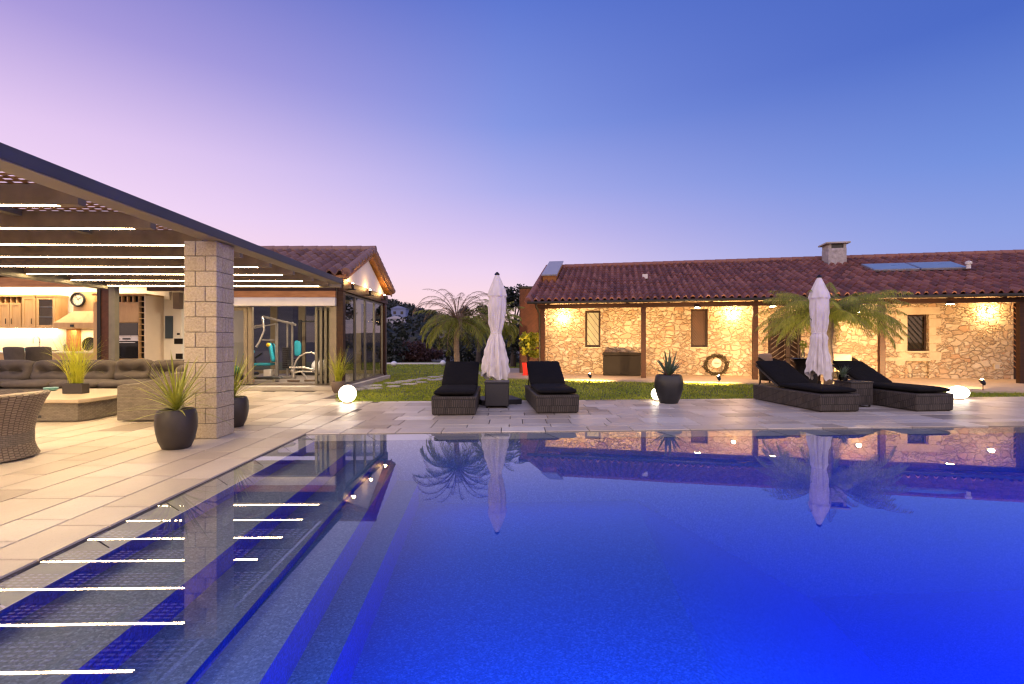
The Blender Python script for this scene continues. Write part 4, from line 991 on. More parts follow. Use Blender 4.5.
p1 = thing('potted_yucca', 'round brown pot with spiky yucca in front of the stone pillar', 'potted plant', (xat(176.5,5.55), 5.55, 0)); urn(p1, .208, .44, POT_BR); spiky(p1, .42, 66, .64, .028, LEAF_G, (-2,74), (.15,.9))
p2 = thing('potted_yucca', 'dark pot with spiky yucca half hidden behind the stone pillar', 'potted plant', (xat(232,6.95), 6.95, 0)); urn(p2, .215, .42, POT_BR); spiky(p2, .40, 66, .66, .026, LEAF_G)
p3 = thing('potted_grass', 'grey pot of tall feathery grass at the gym corner', 'potted plant', (xat(338.5,11.55), 11.55, 0)); urn(p3, .16, .28, POT_GR)
m = MB()
for k in range(130): m.blade((random.uniform(-.06,.06),random.uniform(-.06,.06),.26), random.random()*2*PI, R(random.uniform(58,90)), random.uniform(.5,.95), .010, random.choice((.1,.3,.8,1.9,2.6))*random.uniform(.7,1.1), 8)
m.build('leaves', LEAF_Y, p3)
p4 = thing('potted_agave', 'bulbous black pot with a green agave at the lawn edge', 'potted plant', (3.09, 9.66, 0)); urn(p4, .275, .555, POT_BK, 1)
m = MB()
for k in range(26):
    f = k/26; m.blade((0,0,.53), k*2.399, R(22+62*f), random.uniform(.40,.58), .075, random.uniform(.05,.4)*(1.1-f), 7)
m.build('leaves', LEAF_A, p4)
m = MB()
for k in range(30): m.blade((random.uniform(-.05,.05),random.uniform(-.05,.05),.53), random.random()*6.28, R(random.uniform(10,70)), random.uniform(.16,.28), .03, .4, 5)
m.build('dry_leaves', LEAF_AR, p4)
p5 = thing('potted_shrub', 'lime green shrub in a red pot by the left porch post', 'potted plant', (xat(528,17.4), 17.4, .03))
m = MB(); m.prism([(-.2,-.2),(.2,-.2),(.2,.2),(-.2,.2)], 'z', 0, .02); m.add([(-.17,-.17,.02),(.17,-.17,.02),(.17,.17,.02),(-.17,.17,.02),(-.21,-.21,.44),(.21,-.21,.44),(.21,.21,.44),(-.21,.21,.44)], [(4,5,6,7),(0,1,5,4),(1,2,6,5),(2,3,7,6),(3,0,4,7)]); m.build('pot', RED, p5)
m = MB()
for k in range(7): m.tube([(0,0,.42),(random.uniform(-.1,.1),random.uniform(-.1,.1),.8),(random.uniform(-.3,.4),random.uniform(-.2,.2),1.25)],[.02,.015,.006],6)
m.build('stem', BARK, p5)
m = MB(); m.leaves([((random.uniform(-.2,.36),random.uniform(-.2,.2),random.uniform(.72,1.42)),(.18,.18,.15)) for _ in range(20)], 1500, .11, .7); m.build('foliage', LEAF_L, p5)

# ================================================================ lit globes
def globe(label, x, y, r, sz, lit=True, z=0, pw=0):
    e = thing('globe_lamp', label, 'garden lamp', (x, y, z), 0, 'lit globe lamps' if lit else 'unlit white garden globes')
    MB().lathe([(r*.5,0),(r*.5,.025),(r*.42,.03),(1e-4,.03)],(0,0,0),20).build('base', POT_GR, e)
    MB().ball((0,0,.02+r*sz*.99), r, 1, 1, sz, 32, 18).build('globe', GLOBE_L if lit else GLOBE_U, e, smooth=80)
    if pw: light('globe_light', 'POINT', (x, y, .02+r*sz), pw, (1,.82,.58), r*1.05)
    return e
globe('bright round globe lamp on the paving in front of the gym corner', -3.23, 9.62, .168, 1)
globe('small bright globe lamp half hidden behind the agave pot', 2.955, 9.95, .125, 1)
globe('large flattened bright globe lamp on the right of the loungers', 9.29, 10.2, .18, .74)
globe('unlit white globe on the lawn by the palm trunk', xat(443,24.5), 24.5, .135, 1, False)
globe('unlit white globe far off on the lawn beyond the gym corner', xat(394,24), 24, .15, .8, False)

# ================================================================ loungers
def make_lounger():
    e = thing('sun_lounger', 'x', 'sun lounger', (0,0,0), 0, 'black cushioned sun loungers beside the pool')
    m = MB(); W, Ln = .74, 1.98
    a = .012
    m.add([(-W/2+a,a,.006),(W/2-a,a,.006),(W/2-a,Ln,.006),(-W/2+a,Ln,.006),(-W/2,0,.31),(W/2,0,.31),(W/2,Ln,.31),(-W/2,Ln,.31)], [(0,3,2,1),(4,5,6,7),(0,1,5,4),(1,2,6,5),(2,3,7,6),(3,0,4,7)])
    m.build('base', W_DARK, e, bevel=.025)
    for sx in (-1,1):
        for y in (.06, Ln-.06): MB().lathe([(.02,0),(.024,.03)],(sx*(W/2-.06),y,0),10).build('foot', MET_DARK, e)
    MB().cushion(.68,1.22,.11,Matrix.Translation((0,.62,.365)),.13,18).build('seat_cushion', CUSH_BK, e, smooth=60)
    Mb = Matrix.Translation((0,1.20,.33)) @ Matrix.Rotation(R(27),4,'X')
    m = MB(); m.box(-.33,.33,0,.84,-.02,.02,Mb); bf = m.build('backrest', W_DARK, e, bevel=.01)
    MB().cushion(.68,.90,.10,Mb @ Matrix.Translation((0,.43,.07)),.13,18).build('back_cushion', CUSH_BK, e, smooth=60)
    m = MB()
    p0, p1_ = Mb @ Vector((-.3,.72,-.02)), Mb @ Vector((.3,.72,-.02))
    m.tube([p0,(p0.x,1.80,.45),(p0.x,1.86,.30)],.011,8); m.tube([p1_,(p1_.x,1.80,.45),(p1_.x,1.86,.30)],.011,8); m.build('support', MET_DARK, e, smooth=60)
    return e
lg = make_lounger()
for k, (fx, fy, rz, lab) in enumerate(((-.95,7.98,R(1.5),'black sun lounger left of the closed umbrella by the palm'), (.77,8.22,R(4),'black sun lounger right of the closed umbrella and nearest the agave pot'), (5.62,8.38,R(5.5),'black sun lounger directly in front of the right closed umbrella'), (7.32,8.46,R(7),'black sun lounger beside the flattened globe lamp'))):
    place(lg if k == 0 else copy_tree(lg), (fx, fy, 0), rz, lab)

# ================================================================ umbrellas
def make_umbrella(seed, wa=1., fl=1.):
    e = thing('closed_umbrella', 'x', 'umbrella', (0,0,0), 0, 'closed cream umbrellas')
    MB().tube([(0,0,.12),(0,0,2.50)], .024, 12).build('pole', WOOD_P, e, smooth=60)
    rs = np.random.default_rng(seed); ph = rs.random(8)*6
    keys = [(2.56,.015),(2.50,.05),(2.42,.085),(2.22,.165),(2.10,.190),(2.085,.172),(1.9,.165),(1.65,.135),(1.42,.092*wa),(1.38,.086*wa),(1.30,.102*wa),(1.1,.155*fl),(.85,.20*fl),(.62,.222*fl),(.5,.225*fl)]
    zs = [k[0] for k in keys]
    def Rz(z):
        for (za, ra), (zb, rb) in zip(keys, keys[1:]):
            if z >= zb: f = (za-z)/(za-zb); return ra+(rb-ra)*f
        return keys[-1][1]
    def cloth(a, c):
        th = 2*PI*a; hem = .10*abs(math.sin(4*th+ph[0]))+.07*math.sin(2*th+ph[1]); zb = .46+hem
        z = 2.56-(2.56-zb)*c
        if z > 2.09: amp = .06*(2.56-z)/.4; fo = amp*math.cos(8*th)
        else: d_ = min(1, (2.09-z)/.5); fo = d_*(.24*abs(math.cos(4*th+.5*math.sin(z*2+ph[2])))**.6*1.3-.16+.13*math.cos(11*th+ph[3]+1.6*math.sin(z*1.7))+.09*math.cos(19*th+ph[4]-2*z)+.03*math.sin(z*23+5*th)+.03*math.sin(z*37-9*th+ph[6]))
        tie = math.exp(-((z-1.38)/.10)**2); fo *= 1-.5*tie
        r = Rz(z)*(1+fo); sw = .02*math.sin(z*2.1+ph[5])*(2.5-z)
        return (r*math.cos(th)+sw, r*math.sin(th), z)
    m = MB(); m.grid(cloth, 200, 110); m.build('canopy', CANVAS, e, smooth=75)
    m = MB(); m.tube([(.092*wa*math.cos(t_*2*PI/20)+.02*math.sin(1.38*2.1+ph[5])*1.1,.092*wa*math.sin(t_*2*PI/20),1.38+.006*math.sin(t_)) for t_ in range(20)], .012, 6, True); m.build('tie_band', CANVAS, e, smooth=60)
    MB().lathe([(.05,0),(.052,.02),(.03,.045),(.012,.06)],(0,0,2.525),14).build('finial', MET_DARK, e, smooth=40)
    MB().box(-.40,.40,-.36,.36,0,.10).build('base_slab', GRANITE, e, bevel=.012); MB().lathe([(.05,.10),(.05,.14),(.035,.145),(.035,.40)],(0,0,0),14).build('sleeve', MET_DARK, e)
    return e
place(make_umbrella(3, 1.1, 1.0), (-.295, 9.70, 0), .3, 'closed cream umbrella between the two left loungers')
place(make_umbrella(11, 1.35, .86), (6.33, 10.1, 0), 1.1, 'closed cream umbrella between the two right loungers in front of the palm')
def side_table(label, x, y, rz, W, D, H, mt=None):
    e = thing('side_table', label, 'side table', (x, y, 0), rz, 'charcoal side tables')
    m = MB(); m.box(-W/2+.01,W/2-.01,-D/2+.01,D/2-.01,.04,H-.03); m.build('body', mt or W_DARK, e, bevel=.012)
    MB().box(-W/2,W/2,-D/2,D/2,H-.029,H).build('top', GRANITE, e, bevel=.005)
    for sx in (-1,1):
        for sy in (-1,1): MB().lathe([(.015,0),(.018,.04)],(sx*(W/2-.05),sy*(D/2-.05),0),10).build('foot', MET_DARK, e)
    return e
side_table('square charcoal side table in front of the left umbrella', -.275, 9.07, 0, .455, .44, .48, GRANITE)
side_table('charcoal side table between the two right loungers with a glass plant on it', 6.42, 9.22, R(6), .46, .44, .47)
side_table('low charcoal side table just behind the one carrying the glass plant', 6.25, 9.95, R(6), .40, .40, .42) if False else None
gv = thing('glass_planter', 'small plant in a glass jar on the right side table', 'plant', (xat(844,9.2), 9.22, .471))
MB().lathe([(1e-4,.002),(.06,.002),(.075,.03),(.08,.12),(.078,.12),(.072,.03),(.057,.008),(1e-4,.008)],(0,0,0),20).build('jar', GLASS, gv, smooth=50); MB().lathe([(1e-4,.009),(.05,.009),(.066,.03),(.068,.07),(1e-4,.07)],(0,0,0),16).build('soil', SOIL, gv)
m = MB()
for k in range(60): m.blade((random.uniform(-.03,.03),random.uniform(-.03,.03),.07), random.random()*6.28, R(random.uniform(45,90)), random.uniform(.12,.28), .012, random.uniform(.2,1.4), 5)
m.build('leaves', LEAF_A, gv)
# ================================================================ stone house
HS = .21; HY0 = 16.9; HA = -math.atan(HS); hc, hs = math.cos(HA), -math.sin(HA)
def hu(px, v):
    t = (px-512)/F; return (t*(HY0+v*hc)-v*hs)/(hc+t*hs)
def hY(u, v): return HY0-u*hs+v*hc
def hz(px, py, v): return HC+(342-py)/F*hY(hu(px, v), v)
def hw(u, v, z): return Vector((u*hc+v*hs, HY0-u*hs+v*hc, z))
hn = thing('stone_house', 'long low stone house with a red tile roof and timber porch', 'house', (0, HY0, 0), HA)
VW = 1.75; T = .45
U0 = hu(545, VW); U1 = 21.0
wins = []                                    # u0,u1,z0,z1
def opening(px0, px1, pyt, pyb): return [hu(px0,VW), hu(px1,VW), hz((px0+px1)/2,pyb,VW), hz((px0+px1)/2,pyt,VW)]
o1, o2, o3 = opening(585,600.5,310.5,347), opening(691,708,309,347), opening(907.5,929,314.5,351)
dr = opening(768,801,318,383); dr[2] = .03; d2 = opening(1013.5,1030,303,383); d2[2] = .03
ni = opening(888,927,361,381); ni[2] = .2
zt = 2.72; wm = MB(); us = sorted([o1,o2,o3,dr,d2], key=lambda o_: o_[0]); cur = U0
for o_ in us:
    wm.box(cur, o_[0], VW, VW+T, 0, zt)
    if o_ is o3:
        wm.box(o_[0], o_[1], VW, VW+T, ni[3], o_[2])
        wm.box(o_[0], o_[1], VW+.12, VW+T, 0, ni[3])
    elif o_[2] > .1: wm.box(o_[0], o_[1], VW, VW+T, 0, o_[2])
    wm.box(o_[0], o_[1], VW, VW+T, o_[3], zt); cur = o_[1]
wm.box(cur, U1, VW, VW+T, 0, zt)
wm.box(U0, U0+T, VW+T, 7.2, 0, zt).box(U1-T, U1, VW+T, 7.2, 0, zt).box(U0, U1, 7.2, 7.2+T, 0, zt)
wm.build('wall', STONE, hn)
QU = mat('dressed_limestone', (.50,.41,.28), .75, var=.12, vscale=5, bump=.3, bscale=18)
def quoin(o_, zb, top=True, side=True):
    m = MB(); z = zb; k = 0
    while side and z < o_[3]-.05:
        h_ = min(.27, o_[3]-z); 
        for s_, u in ((-1,o_[0]),(1,o_[1])):
            w_ = .34 if (k+(s_ > 0)) % 2 else .2
            a, b2 = (u-w_, u-.006) if s_ < 0 else (u+.006, u+w_)
            m.box(a, b2, VW-.012, VW+.02, z+.006, z+h_-.006)
        z += h_; k += 1
    if top: m.box(o_[0]-.3, o_[1]+.3, VW-.013, VW+.02, o_[3]+.006, o_[3]+.24)
    m.build('quoin', QU, hn, bevel=.006)
quoin(o3, o3[2]-.3)
m = MB(); m.box(ni[0]-.12, ni[1]+.1, VW-.014, VW+.1, ni[3]-.002, ni[3]+.11); m.build('niche_lintel', QU, hn, bevel=.006)
def windowset(o_, glassm, bars, frm, wd=.06, backm=None):
    f = MB(); v0, v1 = VW+.15, VW+.21
    f.box(o_[0],o_[0]+wd,v0,v1,o_[2],o_[3]).box(o_[1]-wd,o_[1],v0,v1,o_[2],o_[3]).box(o_[0]+wd,o_[1]-wd,v0,v1,o_[2],o_[2]+wd).box(o_[0]+wd,o_[1]-wd,v0,v1,o_[3]-wd,o_[3])
    fo = f.build('window', frm, hn, bevel=.005)
    p_ = MB(); p_.add([(o_[0]+wd,VW+.185,o_[2]+wd),(o_[1]-wd,VW+.185,o_[2]+wd),(o_[1]-wd,VW+.185,o_[3]-wd),(o_[0]+wd,VW+.185,o_[3]-wd)], [(0,1,2,3)]); p_.build('pane', glassm, fo)
    MB().box(o_[0]-.06,o_[1]+.06,VW-.05,VW+.20,o_[2]-.05,o_[2]-.002).build('sill', QU, fo, bevel=.004)
    if backm: MB().box(o_[0],o_[1],VW+.38,VW+.44,o_[2],o_[3]).build('dark_backing', backm, fo)  # dark sheet behind the pane, painted in place of an unlit room
    if bars:
        b_ = MB(); W_ = o_[1]-o_[0]; H_ = o_[3]-o_[2]; n = bars; a_ = 1.15
        for k in range(-n, n*2):
            z0_ = o_[3]-k*H_/n; pts2 = []
            # diagonal falling to the right, clipped to the opening
            x0_, x1_ = o_[0]+wd*.6, o_[1]-wd*.6; za = z0_; zb_ = z0_-a_*W_
            def clip(x, z, x2, z2):
                lo, hi = o_[2]+.03, o_[3]-.03
                if max(z, z2) < lo or min(z, z2) > hi: return None
                def at(zz): f_ = (zz-z)/(z2-z); return (x+(x2-x)*f_, zz)
                A_ = (x, z) if lo <= z <= hi else at(min(max(z, lo), hi)); B_ = (x2, z2) if lo <= z2 <= hi else at(min(max(z2, lo), hi))
                return A_, B_
            r_ = clip(x0_, za, x1_, zb_)
            if r_ and abs(r_[0][0]-r_[1][0]) > .03: b_.bar((r_[0][0],VW+.168,r_[0][1]),(r_[1][0],VW+.168,r_[1][1]),.022,.012)
        b_.build('grille', MET_DARK if backm and bars < 10 else (SLT if backm else WOOD_D), fo)
    return fo
windowset(o1, LITWIN, 5, WOOD_D, .075, None)
SLT = mat('shutter_slat_paint', (.17,.085,.05), .5)
SHUT = m_wood('shutter_wood', (.035,.02,.014), (.10,.05,.03), .5, (3,3,3))
f2 = windowset(o2, SHUT, 12, WOOD_D, .07, SHUT)
windowset(o3, GLASS_D, 6, WOOD_D, .05, mat('dim_interior', (.10,.08,.05), .9))
fd = MB(); fd.box(dr[0],dr[0]+.09,VW+.05,VW+.12,.03,dr[3]).box(dr[1]-.09,dr[1],VW+.05,VW+.12,.03,dr[3]).box(dr[0]+.09,dr[1]-.09,VW+.05,VW+.12,dr[3]-.09,dr[3]); um = dr[0]+(dr[1]-dr[0])*.62
fd.box(um-.07,um+.07,VW+.045,VW+.125,.03,dr[3]-.09).box(um-.22,um+.22,VW+.03,VW+.10,1.32,1.46); do = fd.build('door', WOOD_D, hn, bevel=.006)
MB().box(dr[0],dr[1],VW+.30,VW+.36,.03,dr[3]).build('door_leaf', SHUT, do)
gb = MB()
for (ua, ub, s_) in ((dr[0]+.1, um-.08, 1), (um+.08, dr[1]-.1, -1)):
    for k in range(16):
        z0_ = .1+.17*k; dz = (ub-ua)*.75
        if z0_+dz < dr[3]-.1: gb.bar((ua, VW+.03, z0_+(0 if s_ > 0 else dz)), (ub, VW+.03, z0_+(dz if s_ > 0 else 0)), .026, .014)
gb.build('grille', MET_BEIGE, do)
sh = MB(); sh.box(d2[0],d2[1],VW+.05,VW+.10,.03,d2[3]); so = sh.build('shutter', WOOD_D, hn)
m = MB()
for k in range(13): z_ = .1+.17*k; m.bar((d2[0]+.02,VW+.035,z_+.35),(d2[1]-.02,VW+.035,z_),.03,.02)
m.build('slat', WOOD_O, so)
# porch
for px in (543, 643.5, 755, 881.5, 1021):
    u = hu(px, 0); a = .075
    MB().box(u-a, u+a, -.075, .075, .031, 2.33).build('post', WOOD_P, hn, bevel=.008)
ue0, ue1 = hu(527, -.46), 21.5
MB().box(hu(536,0), 21.3, -.06, .06, 2.331, 2.47).build('porch_beam', WOOD_D, hn, bevel=.008)
for k in range(17):
    u = hu(548,0)+.05+k*1.28
    MB().bar((u,-.40,2.50),(u,VW+.05,2.96),.09,.12).build('rafter', WOOD_D, hn)
WE, ZEV = -.46, 2.56; VR, ZR = 4.35, 4.36
sl = (ZR-ZEV)/(VR-WE)
MB().prism([(WE+.03,ZEV-.03),(VR,ZR-.03),(VR*2-WE,ZEV-.03),(VR*2-WE,ZEV-.07),(VR,ZR-.07),(WE+.03,ZEV-.07)], 'x', ue0+.05, ue1-.05).build('roof_boarding', WOOD_O, hn)
MB().box(ue0, ue1, WE-.09, WE+.0, ZEV-.10, ZEV-.015).build('gutter', MET_DARK, hn, bevel=.02)
MB().tube([(hu(538,0)+.02,WE-.04,ZEV-.1),(hu(538,0)+.02,WE-.04,ZEV-.2),(hu(540,0),-.09,ZEV-.42),(hu(540,0),-.09,.05)],.035,10).build('downpipe', MET_DARK, hn, smooth=60)
d_ = math.hypot(VR-WE, ZR-ZEV); m = MB()
tile_roof(m, ue1-ue0, d_, .225, .36, slopeM((ue0,WE,ZEV),(1,0,0),(0,VR-WE,ZR-ZEV)))
tile_roof(m, ue1-ue0, d_, .225, .36, slopeM((ue1,VR*2-WE,ZEV),(-1,0,0),(0,-(VR-WE),ZR-ZEV)))
hr = m.build('roof', TILE, hn, smooth=50)
m = MB(); ridge_caps(m, (ue0, VR, ZR+.03), (ue1, VR, ZR+.03), .40, .11)
for s_ in (0, 1):
    v0 = WE if s_ == 0 else VR*2-WE; n = 13
    for k in range(n): 
        a = Vector((ue0+.02, v0+(VR-v0)*k/n, ZEV+(ZR-ZEV)*k/n+.02)); c = Vector((ue0+.02, v0+(VR-v0)*(k+1.1)/n, ZEV+(ZR-ZEV)*(k+1.1)/n+.03)); m.tube([a,c],[.11,.09],10)
m.build('ridge_tile', TILE, hr, smooth=50)
cu = hu(834, 3.75); chm = MB(); zc = ZEV+(3.4-WE)*sl
chm.box(cu-.30,cu+.30,3.45,4.05,zc-.2,4.64); ch = chm.build('chimney', mat('pale_chimney_stone', (.40,.36,.34), .85, var=.3, vscale=9, bump=.8, bscale=14), hn, bevel=.01)
MB().box(cu-.24,cu+.24,3.5,4.0,4.641,4.80).build('vent', BLACK, ch)
MB().box(cu-.29,cu-.2,3.46,4.04,4.641,4.80).build('vent_pier', CONC, ch); MB().box(cu+.2,cu+.29,3.46,4.04,4.641,4.80).build('vent_pier', CONC, ch); MB().box(cu-.40,cu+.40,3.36,4.14,4.801,4.86).build('cap', CONC, ch, bevel=.01)
MB().box(hu(622,4)-.14,hu(622,4)+.14,4.5,4.8,ZR-.1,ZR+.09).build('vent', POT_GR, hr)
ku = hu(646,1.5)
MB().box(ku-.09,ku+.09,2.0,2.2,ZEV+(2.1-WE)*sl,ZEV+(2.1-WE)*sl+.17).build('vent', WHITEW, hr)
def on_roof(px, py, off=.16):
    """house point where the sight line through a pixel meets the roof slope"""
    d = Vector(((px-512)/F, 1, (342-py)/F)); o = Vector((0,-HY0,HC)); dl = Vector((d.x*hc-d.y*hs, d.x*hs+d.y*hc, d.z)); ol = Vector((o.x*hc-o.y*hs, o.x*hs+o.y*hc, o.z))
    # z = ZEV + (v-WE)*sl
    t = (ZEV+off+(ol.y-WE)*sl-ol.z)/(dl.z-dl.y*sl); return ol+dl*t
q0, q1, q2, q3 = on_roof(880,270.2), on_roof(966,265.8), on_roof(949,261.2), on_roof(856,263.6)
print('solar', q0, q1, q2, q3)
su0, sv0, sv1 = (q0.x+q3.x)/2, max(q0.y,q1.y)*.5+min(q0.y,q1.y)*.5, (q2.y+q3.y)/2
su1 = (q1.x+q2.x)/2; sm = (su0+su1)/2; nrm = Vector((0,-sl,1)).normalized()
for (a, b2, lab) in ((su0, sm-.02, 'left of two blue solar panels on the house roof'), (sm+.02, su1, 'right of two blue solar panels on the house roof')):
    c = Vector(((a+b2)/2, (sv0+sv1)/2, ZEV+((sv0+sv1)/2-WE)*sl)); cw = hw(c.x, c.y, c.z)+Vector((nrm.y*hs, nrm.y*hc, nrm.z))*.13
    e = thing('solar_panel', lab, 'solar panel', cw, HA, 'solar panels on the house roof')
    M_ = Matrix.Rotation(math.atan(sl),4,'X'); w_ = (b2-a)/2; d2_ = abs(sv1-sv0)/2*math.hypot(1,sl)
    MB().box(-w_,w_,-d2_,d2_,-.05,.02,M_).build('frame', ALU, e, bevel=.005); MB().box(-w_+.04,w_-.04,-d2_+.04,d2_-.04,.0205,.026,M_).build('panel', PANELG, e)
    MB().box(-w_+.1,-w_+.15,-.04,.04,-.14,-.051,M_).box(w_-.15,w_-.1,-.04,.04,-.14,-.051,M_).build('bracket', ALU, e)
rc = on_roof(968.5, 268); e = thing('vent_pipe', 'small white vent on the roof beside the solar panels', 'vent', hw(rc.x, rc.y, rc.z-.02), HA)
MB().lathe([(.06,0),(.06,.14),(.09,.145),(.09,.22),(.02,.25)],(0,0,0),16).build('pipe', WHITEW, e, smooth=40)
# glazed roof panel at the left verge
e = thing('roof_light', 'bluish sloping roof light panel at the left end of the ridge', 'roof light', hw(ue0+.42, 3.0, ZEV+(3.0-WE)*sl+.14), HA)
M_ = Matrix.Rotation(math.atan(sl),4,'X'); MB().box(-.26,.26,-1.0,1.45,-.16,.10,M_).build('frame', WOOD_O, e); MB().box(-.30,.30,-1.04,1.48,.101,.15,M_).build('panel', mat('grey_blue_panel', (.34,.34,.38), .5, var=.06), e)

# annex clad with diagonal boards
ax = thing('clad_annex', 'reddish brown annex wall of diagonal boards at the left end of the stone house', 'annex', (xat(519.5,18.6), 18.6, 0), 0)
zA = zat(288, 18.6); m = MB(); Wd = 1.55
MB().box(0,Wd,0,.3,0,zA-.02).build('wall', WOOD_D, ax); MB().box(-.04,Wd+.04,-.06,.34,zA-.019,zA+.06).build('coping', MET_DARK, ax, bevel=.008)
for k in range(-12, 26):
    z0_ = k*.155
    pts2 = [(0, z0_), (Wd, z0_+Wd), (Wd, z0_+Wd+.145), (0, z0_+.145)]
    lo, hi = .03, zA-.04
    def clipz(poly):
        for lim, sg in ((lo,1),(hi,-1)):
            out = []
            for (x1_, y1_), (x2_, y2_) in zip(poly, poly[1:]+poly[:1]):
                i1, i2 = sg*(y1_-lim) >= 0, sg*(y2_-lim) >= 0
                if i1: out.append((x1_, y1_))
                if i1 != i2: f_ = (lim-y1_)/(y2_-y1_); out.append((x1_+(x2_-x1_)*f_, lim))
            poly = out
            if len(poly) < 3: return None
        return poly
    pc = clipz(pts2)
    if pc: m.prism(pc, 'y', -.028, -.003)
m.build('cladding', WOOD_R, ax)

# ---------------------------------------------------------------- lamps of the house
def wall_lamp(px, py, label, pw):
    u = hu(px, VW-.1); z = hz(px, py, VW-.1); e = thing('wall_lamp', label, 'wall lamp', hw(u, VW-.001, z), HA, 'wall lamps on the stone house')
    MB().box(-.05,.05,-.03,0,-.07,.07).build('backplate', MET_DARK, e, bevel=.006); MB().bar((0,-.03,.03),(0,-.10,.03),.02).build('arm', MET_DARK, e)
    MB().ball((0,-.11,-.01), .05, seg=16, rings=10).build('bulb', BULB, e, smooth=80)
    light('wall_lamp_light', 'POINT', hw(u, VW-.2, z-.02), pw, (1,.59,.24), .05)
wall_lamp(563, 316, 'glaring wall lamp near the left corner of the stone house', 70)
wall_lamp(733, 312, 'glaring wall lamp above the coiled hose', 70)
wall_lamp(858, 312, 'wall lamp glowing behind the right palm crown', 70)
wall_lamp(990, 310.5, 'glaring wall lamp at the right end of the stone house', 70)
def downlight(px, py, label, v=.0, pw=16):
    u = hu(px, -.0); e = thing('beam_lamp', label, 'ceiling lamp', hw(u, -.09, 2.33), HA, 'small lamps on the porch beam')
    MB().box(-.09,.09,-.06,.06,-.03,.0).build('housing', MET_DARK, e, bevel=.006); MB().box(-.07,.07,-.045,.045,-.042,-.0305).build('lens', BULB, e)
    light('beam_lamp_light', 'SPOT', hw(u, -.05, 2.26), pw*4, (1,.58,.20), .05, to=hw(u, .55, 0), spot=120, blend=.8)
downlight(697, 310, 'small orange lamp on the porch beam in front of the shuttered window')
downlight(772, 311, 'small orange lamp on the porch beam left of the grilled door')
downlight(948, 305, 'small orange lamp on the porch beam right of the grilled window')

# ---------------------------------------------------------------- things along the house wall
vb = .75; cu0, cu1 = hu(603, vb), hu(641, vb)
bx = thing('storage_chest', 'dark brown woven storage chest against the stone wall', 'chest', hw((cu0+cu1)/2, vb, .031), HA); W_ = (cu1-cu0)/2
MB().box(-W_,W_,0,.62,.02,.70).build('body', W_BROWN, bx, bevel=.015); MB().box(-W_-.02,W_+.02,-.02,.64,.702,.80).build('lid', W_BROWN, bx, bevel=.02)
hu_, hz_ = hu(716, VW-.1), hz(716, 363.5, VW-.1)
hr_ = thing('hose_reel', 'coiled garden hose hanging around a pale reel on the stone wall', 'hose', hw(hu_, VW, hz_), HA)
m = MB(); pts3 = []
for k in range(230):
    a = 2*PI*k/23; rr_ = .30+.05*math.sin(k*1.7)+.09*random.random()*(1 if k % 4 == 0 else .4); pts3.append((rr_*1.1*math.cos(a), -.08-.10*(.5+.5*math.sin(k*.6)), rr_*math.sin(a)-.05))
m.tube(pts3, .014, 6); m.build('coil', HOSE, hr_, smooth=60)
m = MB(); m.tube([(0,-.005,.02),(0,-.20,.02)],.10,20); m.build('drum', HOSE, hr_); 
m = MB(); m.tube([(0,-.201,.02),(0,-.225,.02)],.16,28); f_ = m.build('reel_plate', mat('ivory_plastic', (.6,.55,.42), .5), hr_); MB().bar((-.09,-.235,.02),(.09,-.235,.02),.045,.02).build('handle', BLACK, f_)
def spotlamp(px, py, label):
    Yl = HC*F/(py-342); e = thing('garden_spotlight', label, 'spotlight', (xat(px,Yl), Yl, 0), random.uniform(-.4,.4), 'small dark garden spotlights')
    MB().lathe([(.008,0),(.010,.17),(.02,.18)],(0,0,0),10).build('stake', MET_DARK, e); M_ = Matrix.Translation((0,0,.22)) @ Matrix.Rotation(R(-55),4,'X'); L_ = MB().lathe([(.03,-.07),(.045,-.03),(.055,.08),(.048,.085),(.04,.06)],(0,0,0),14)
    m = MB(); m.add(L_.v, L_.f, None, M_); m.build('head', MET_DARK, e, smooth=40)
    w_ = Vector((xat(px,Yl),Yl,.30)); light('garden_spot_light','SPOT',w_,SPW,(1,.60,.26),.05,to=w_+Vector((.15,3,.45)),spot=116,blend=.9)
SPW = 1900
spotlamp(590, 383.3, 'small garden spotlight at the lawn edge below the left window')
spotlamp(719, 386.3, 'small garden spotlight below the coiled hose')
spotlamp(983, 391.5, 'small garden spotlight right of the flattened globe lamp')
spotlamp(868, 388, 'unseen garden spotlight added behind the right loungers to brighten the wall')  # added unseen lamp, gives the house wall more light
u_ = hu(996, VW); e = thing('socket_box', 'small pale socket box on the stone wall at the right', 'socket', hw(u_, VW, hz(996,366.5,VW)), HA); MB().box(-.08,.08,-.05,-.001,-.09,.09).build('housing', QU, e, bevel=.008); MB().box(-.05,.05,-.056,-.0505,-.06,.06).build('lid', CONC, e)
# dining set on the porch
def tub(label, x, y, rz):
    e = thing('porch_armchair', label, 'armchair', (x, y, .03), rz, 'wicker armchairs on the porch'); m = MB()
    def sh_(a, c): t = R(-15)+R(210)*a; z = .10+.68*c*(.72+.28*math.sin(PI*a)); r = .36+.05*c; return (r*math.cos(t), r*math.sin(t), z)
    m.grid(sh_, 30, 8); o = m.build('shell', W_BROWN, e, smooth=60); s_ = o.modifiers.new('thickness','SOLIDIFY'); s_.thickness = .04
    MB().cushion(.56,.34,.2,Matrix.Translation((0,.24,.68)) @ Matrix.Rotation(R(80),4,'X'),.35,12).build('back_cushion', CUSH_CR, e, smooth=60); MB().cushion(.6,.6,.14,Matrix.Translation((0,0,.40)),.5,10).build('seat_cushion', CUSH_CR, e, smooth=60)
    for sx in (-1,1):
        for sy in (-1,1): MB().bar((sx*.24,sy*.24,.36),(sx*.26,sy*.26,0),.035).build('leg', MET_DARK, e)
tub('cream cushioned wicker armchair left of the porch table', xat(774,13.7), 13.7, .6)
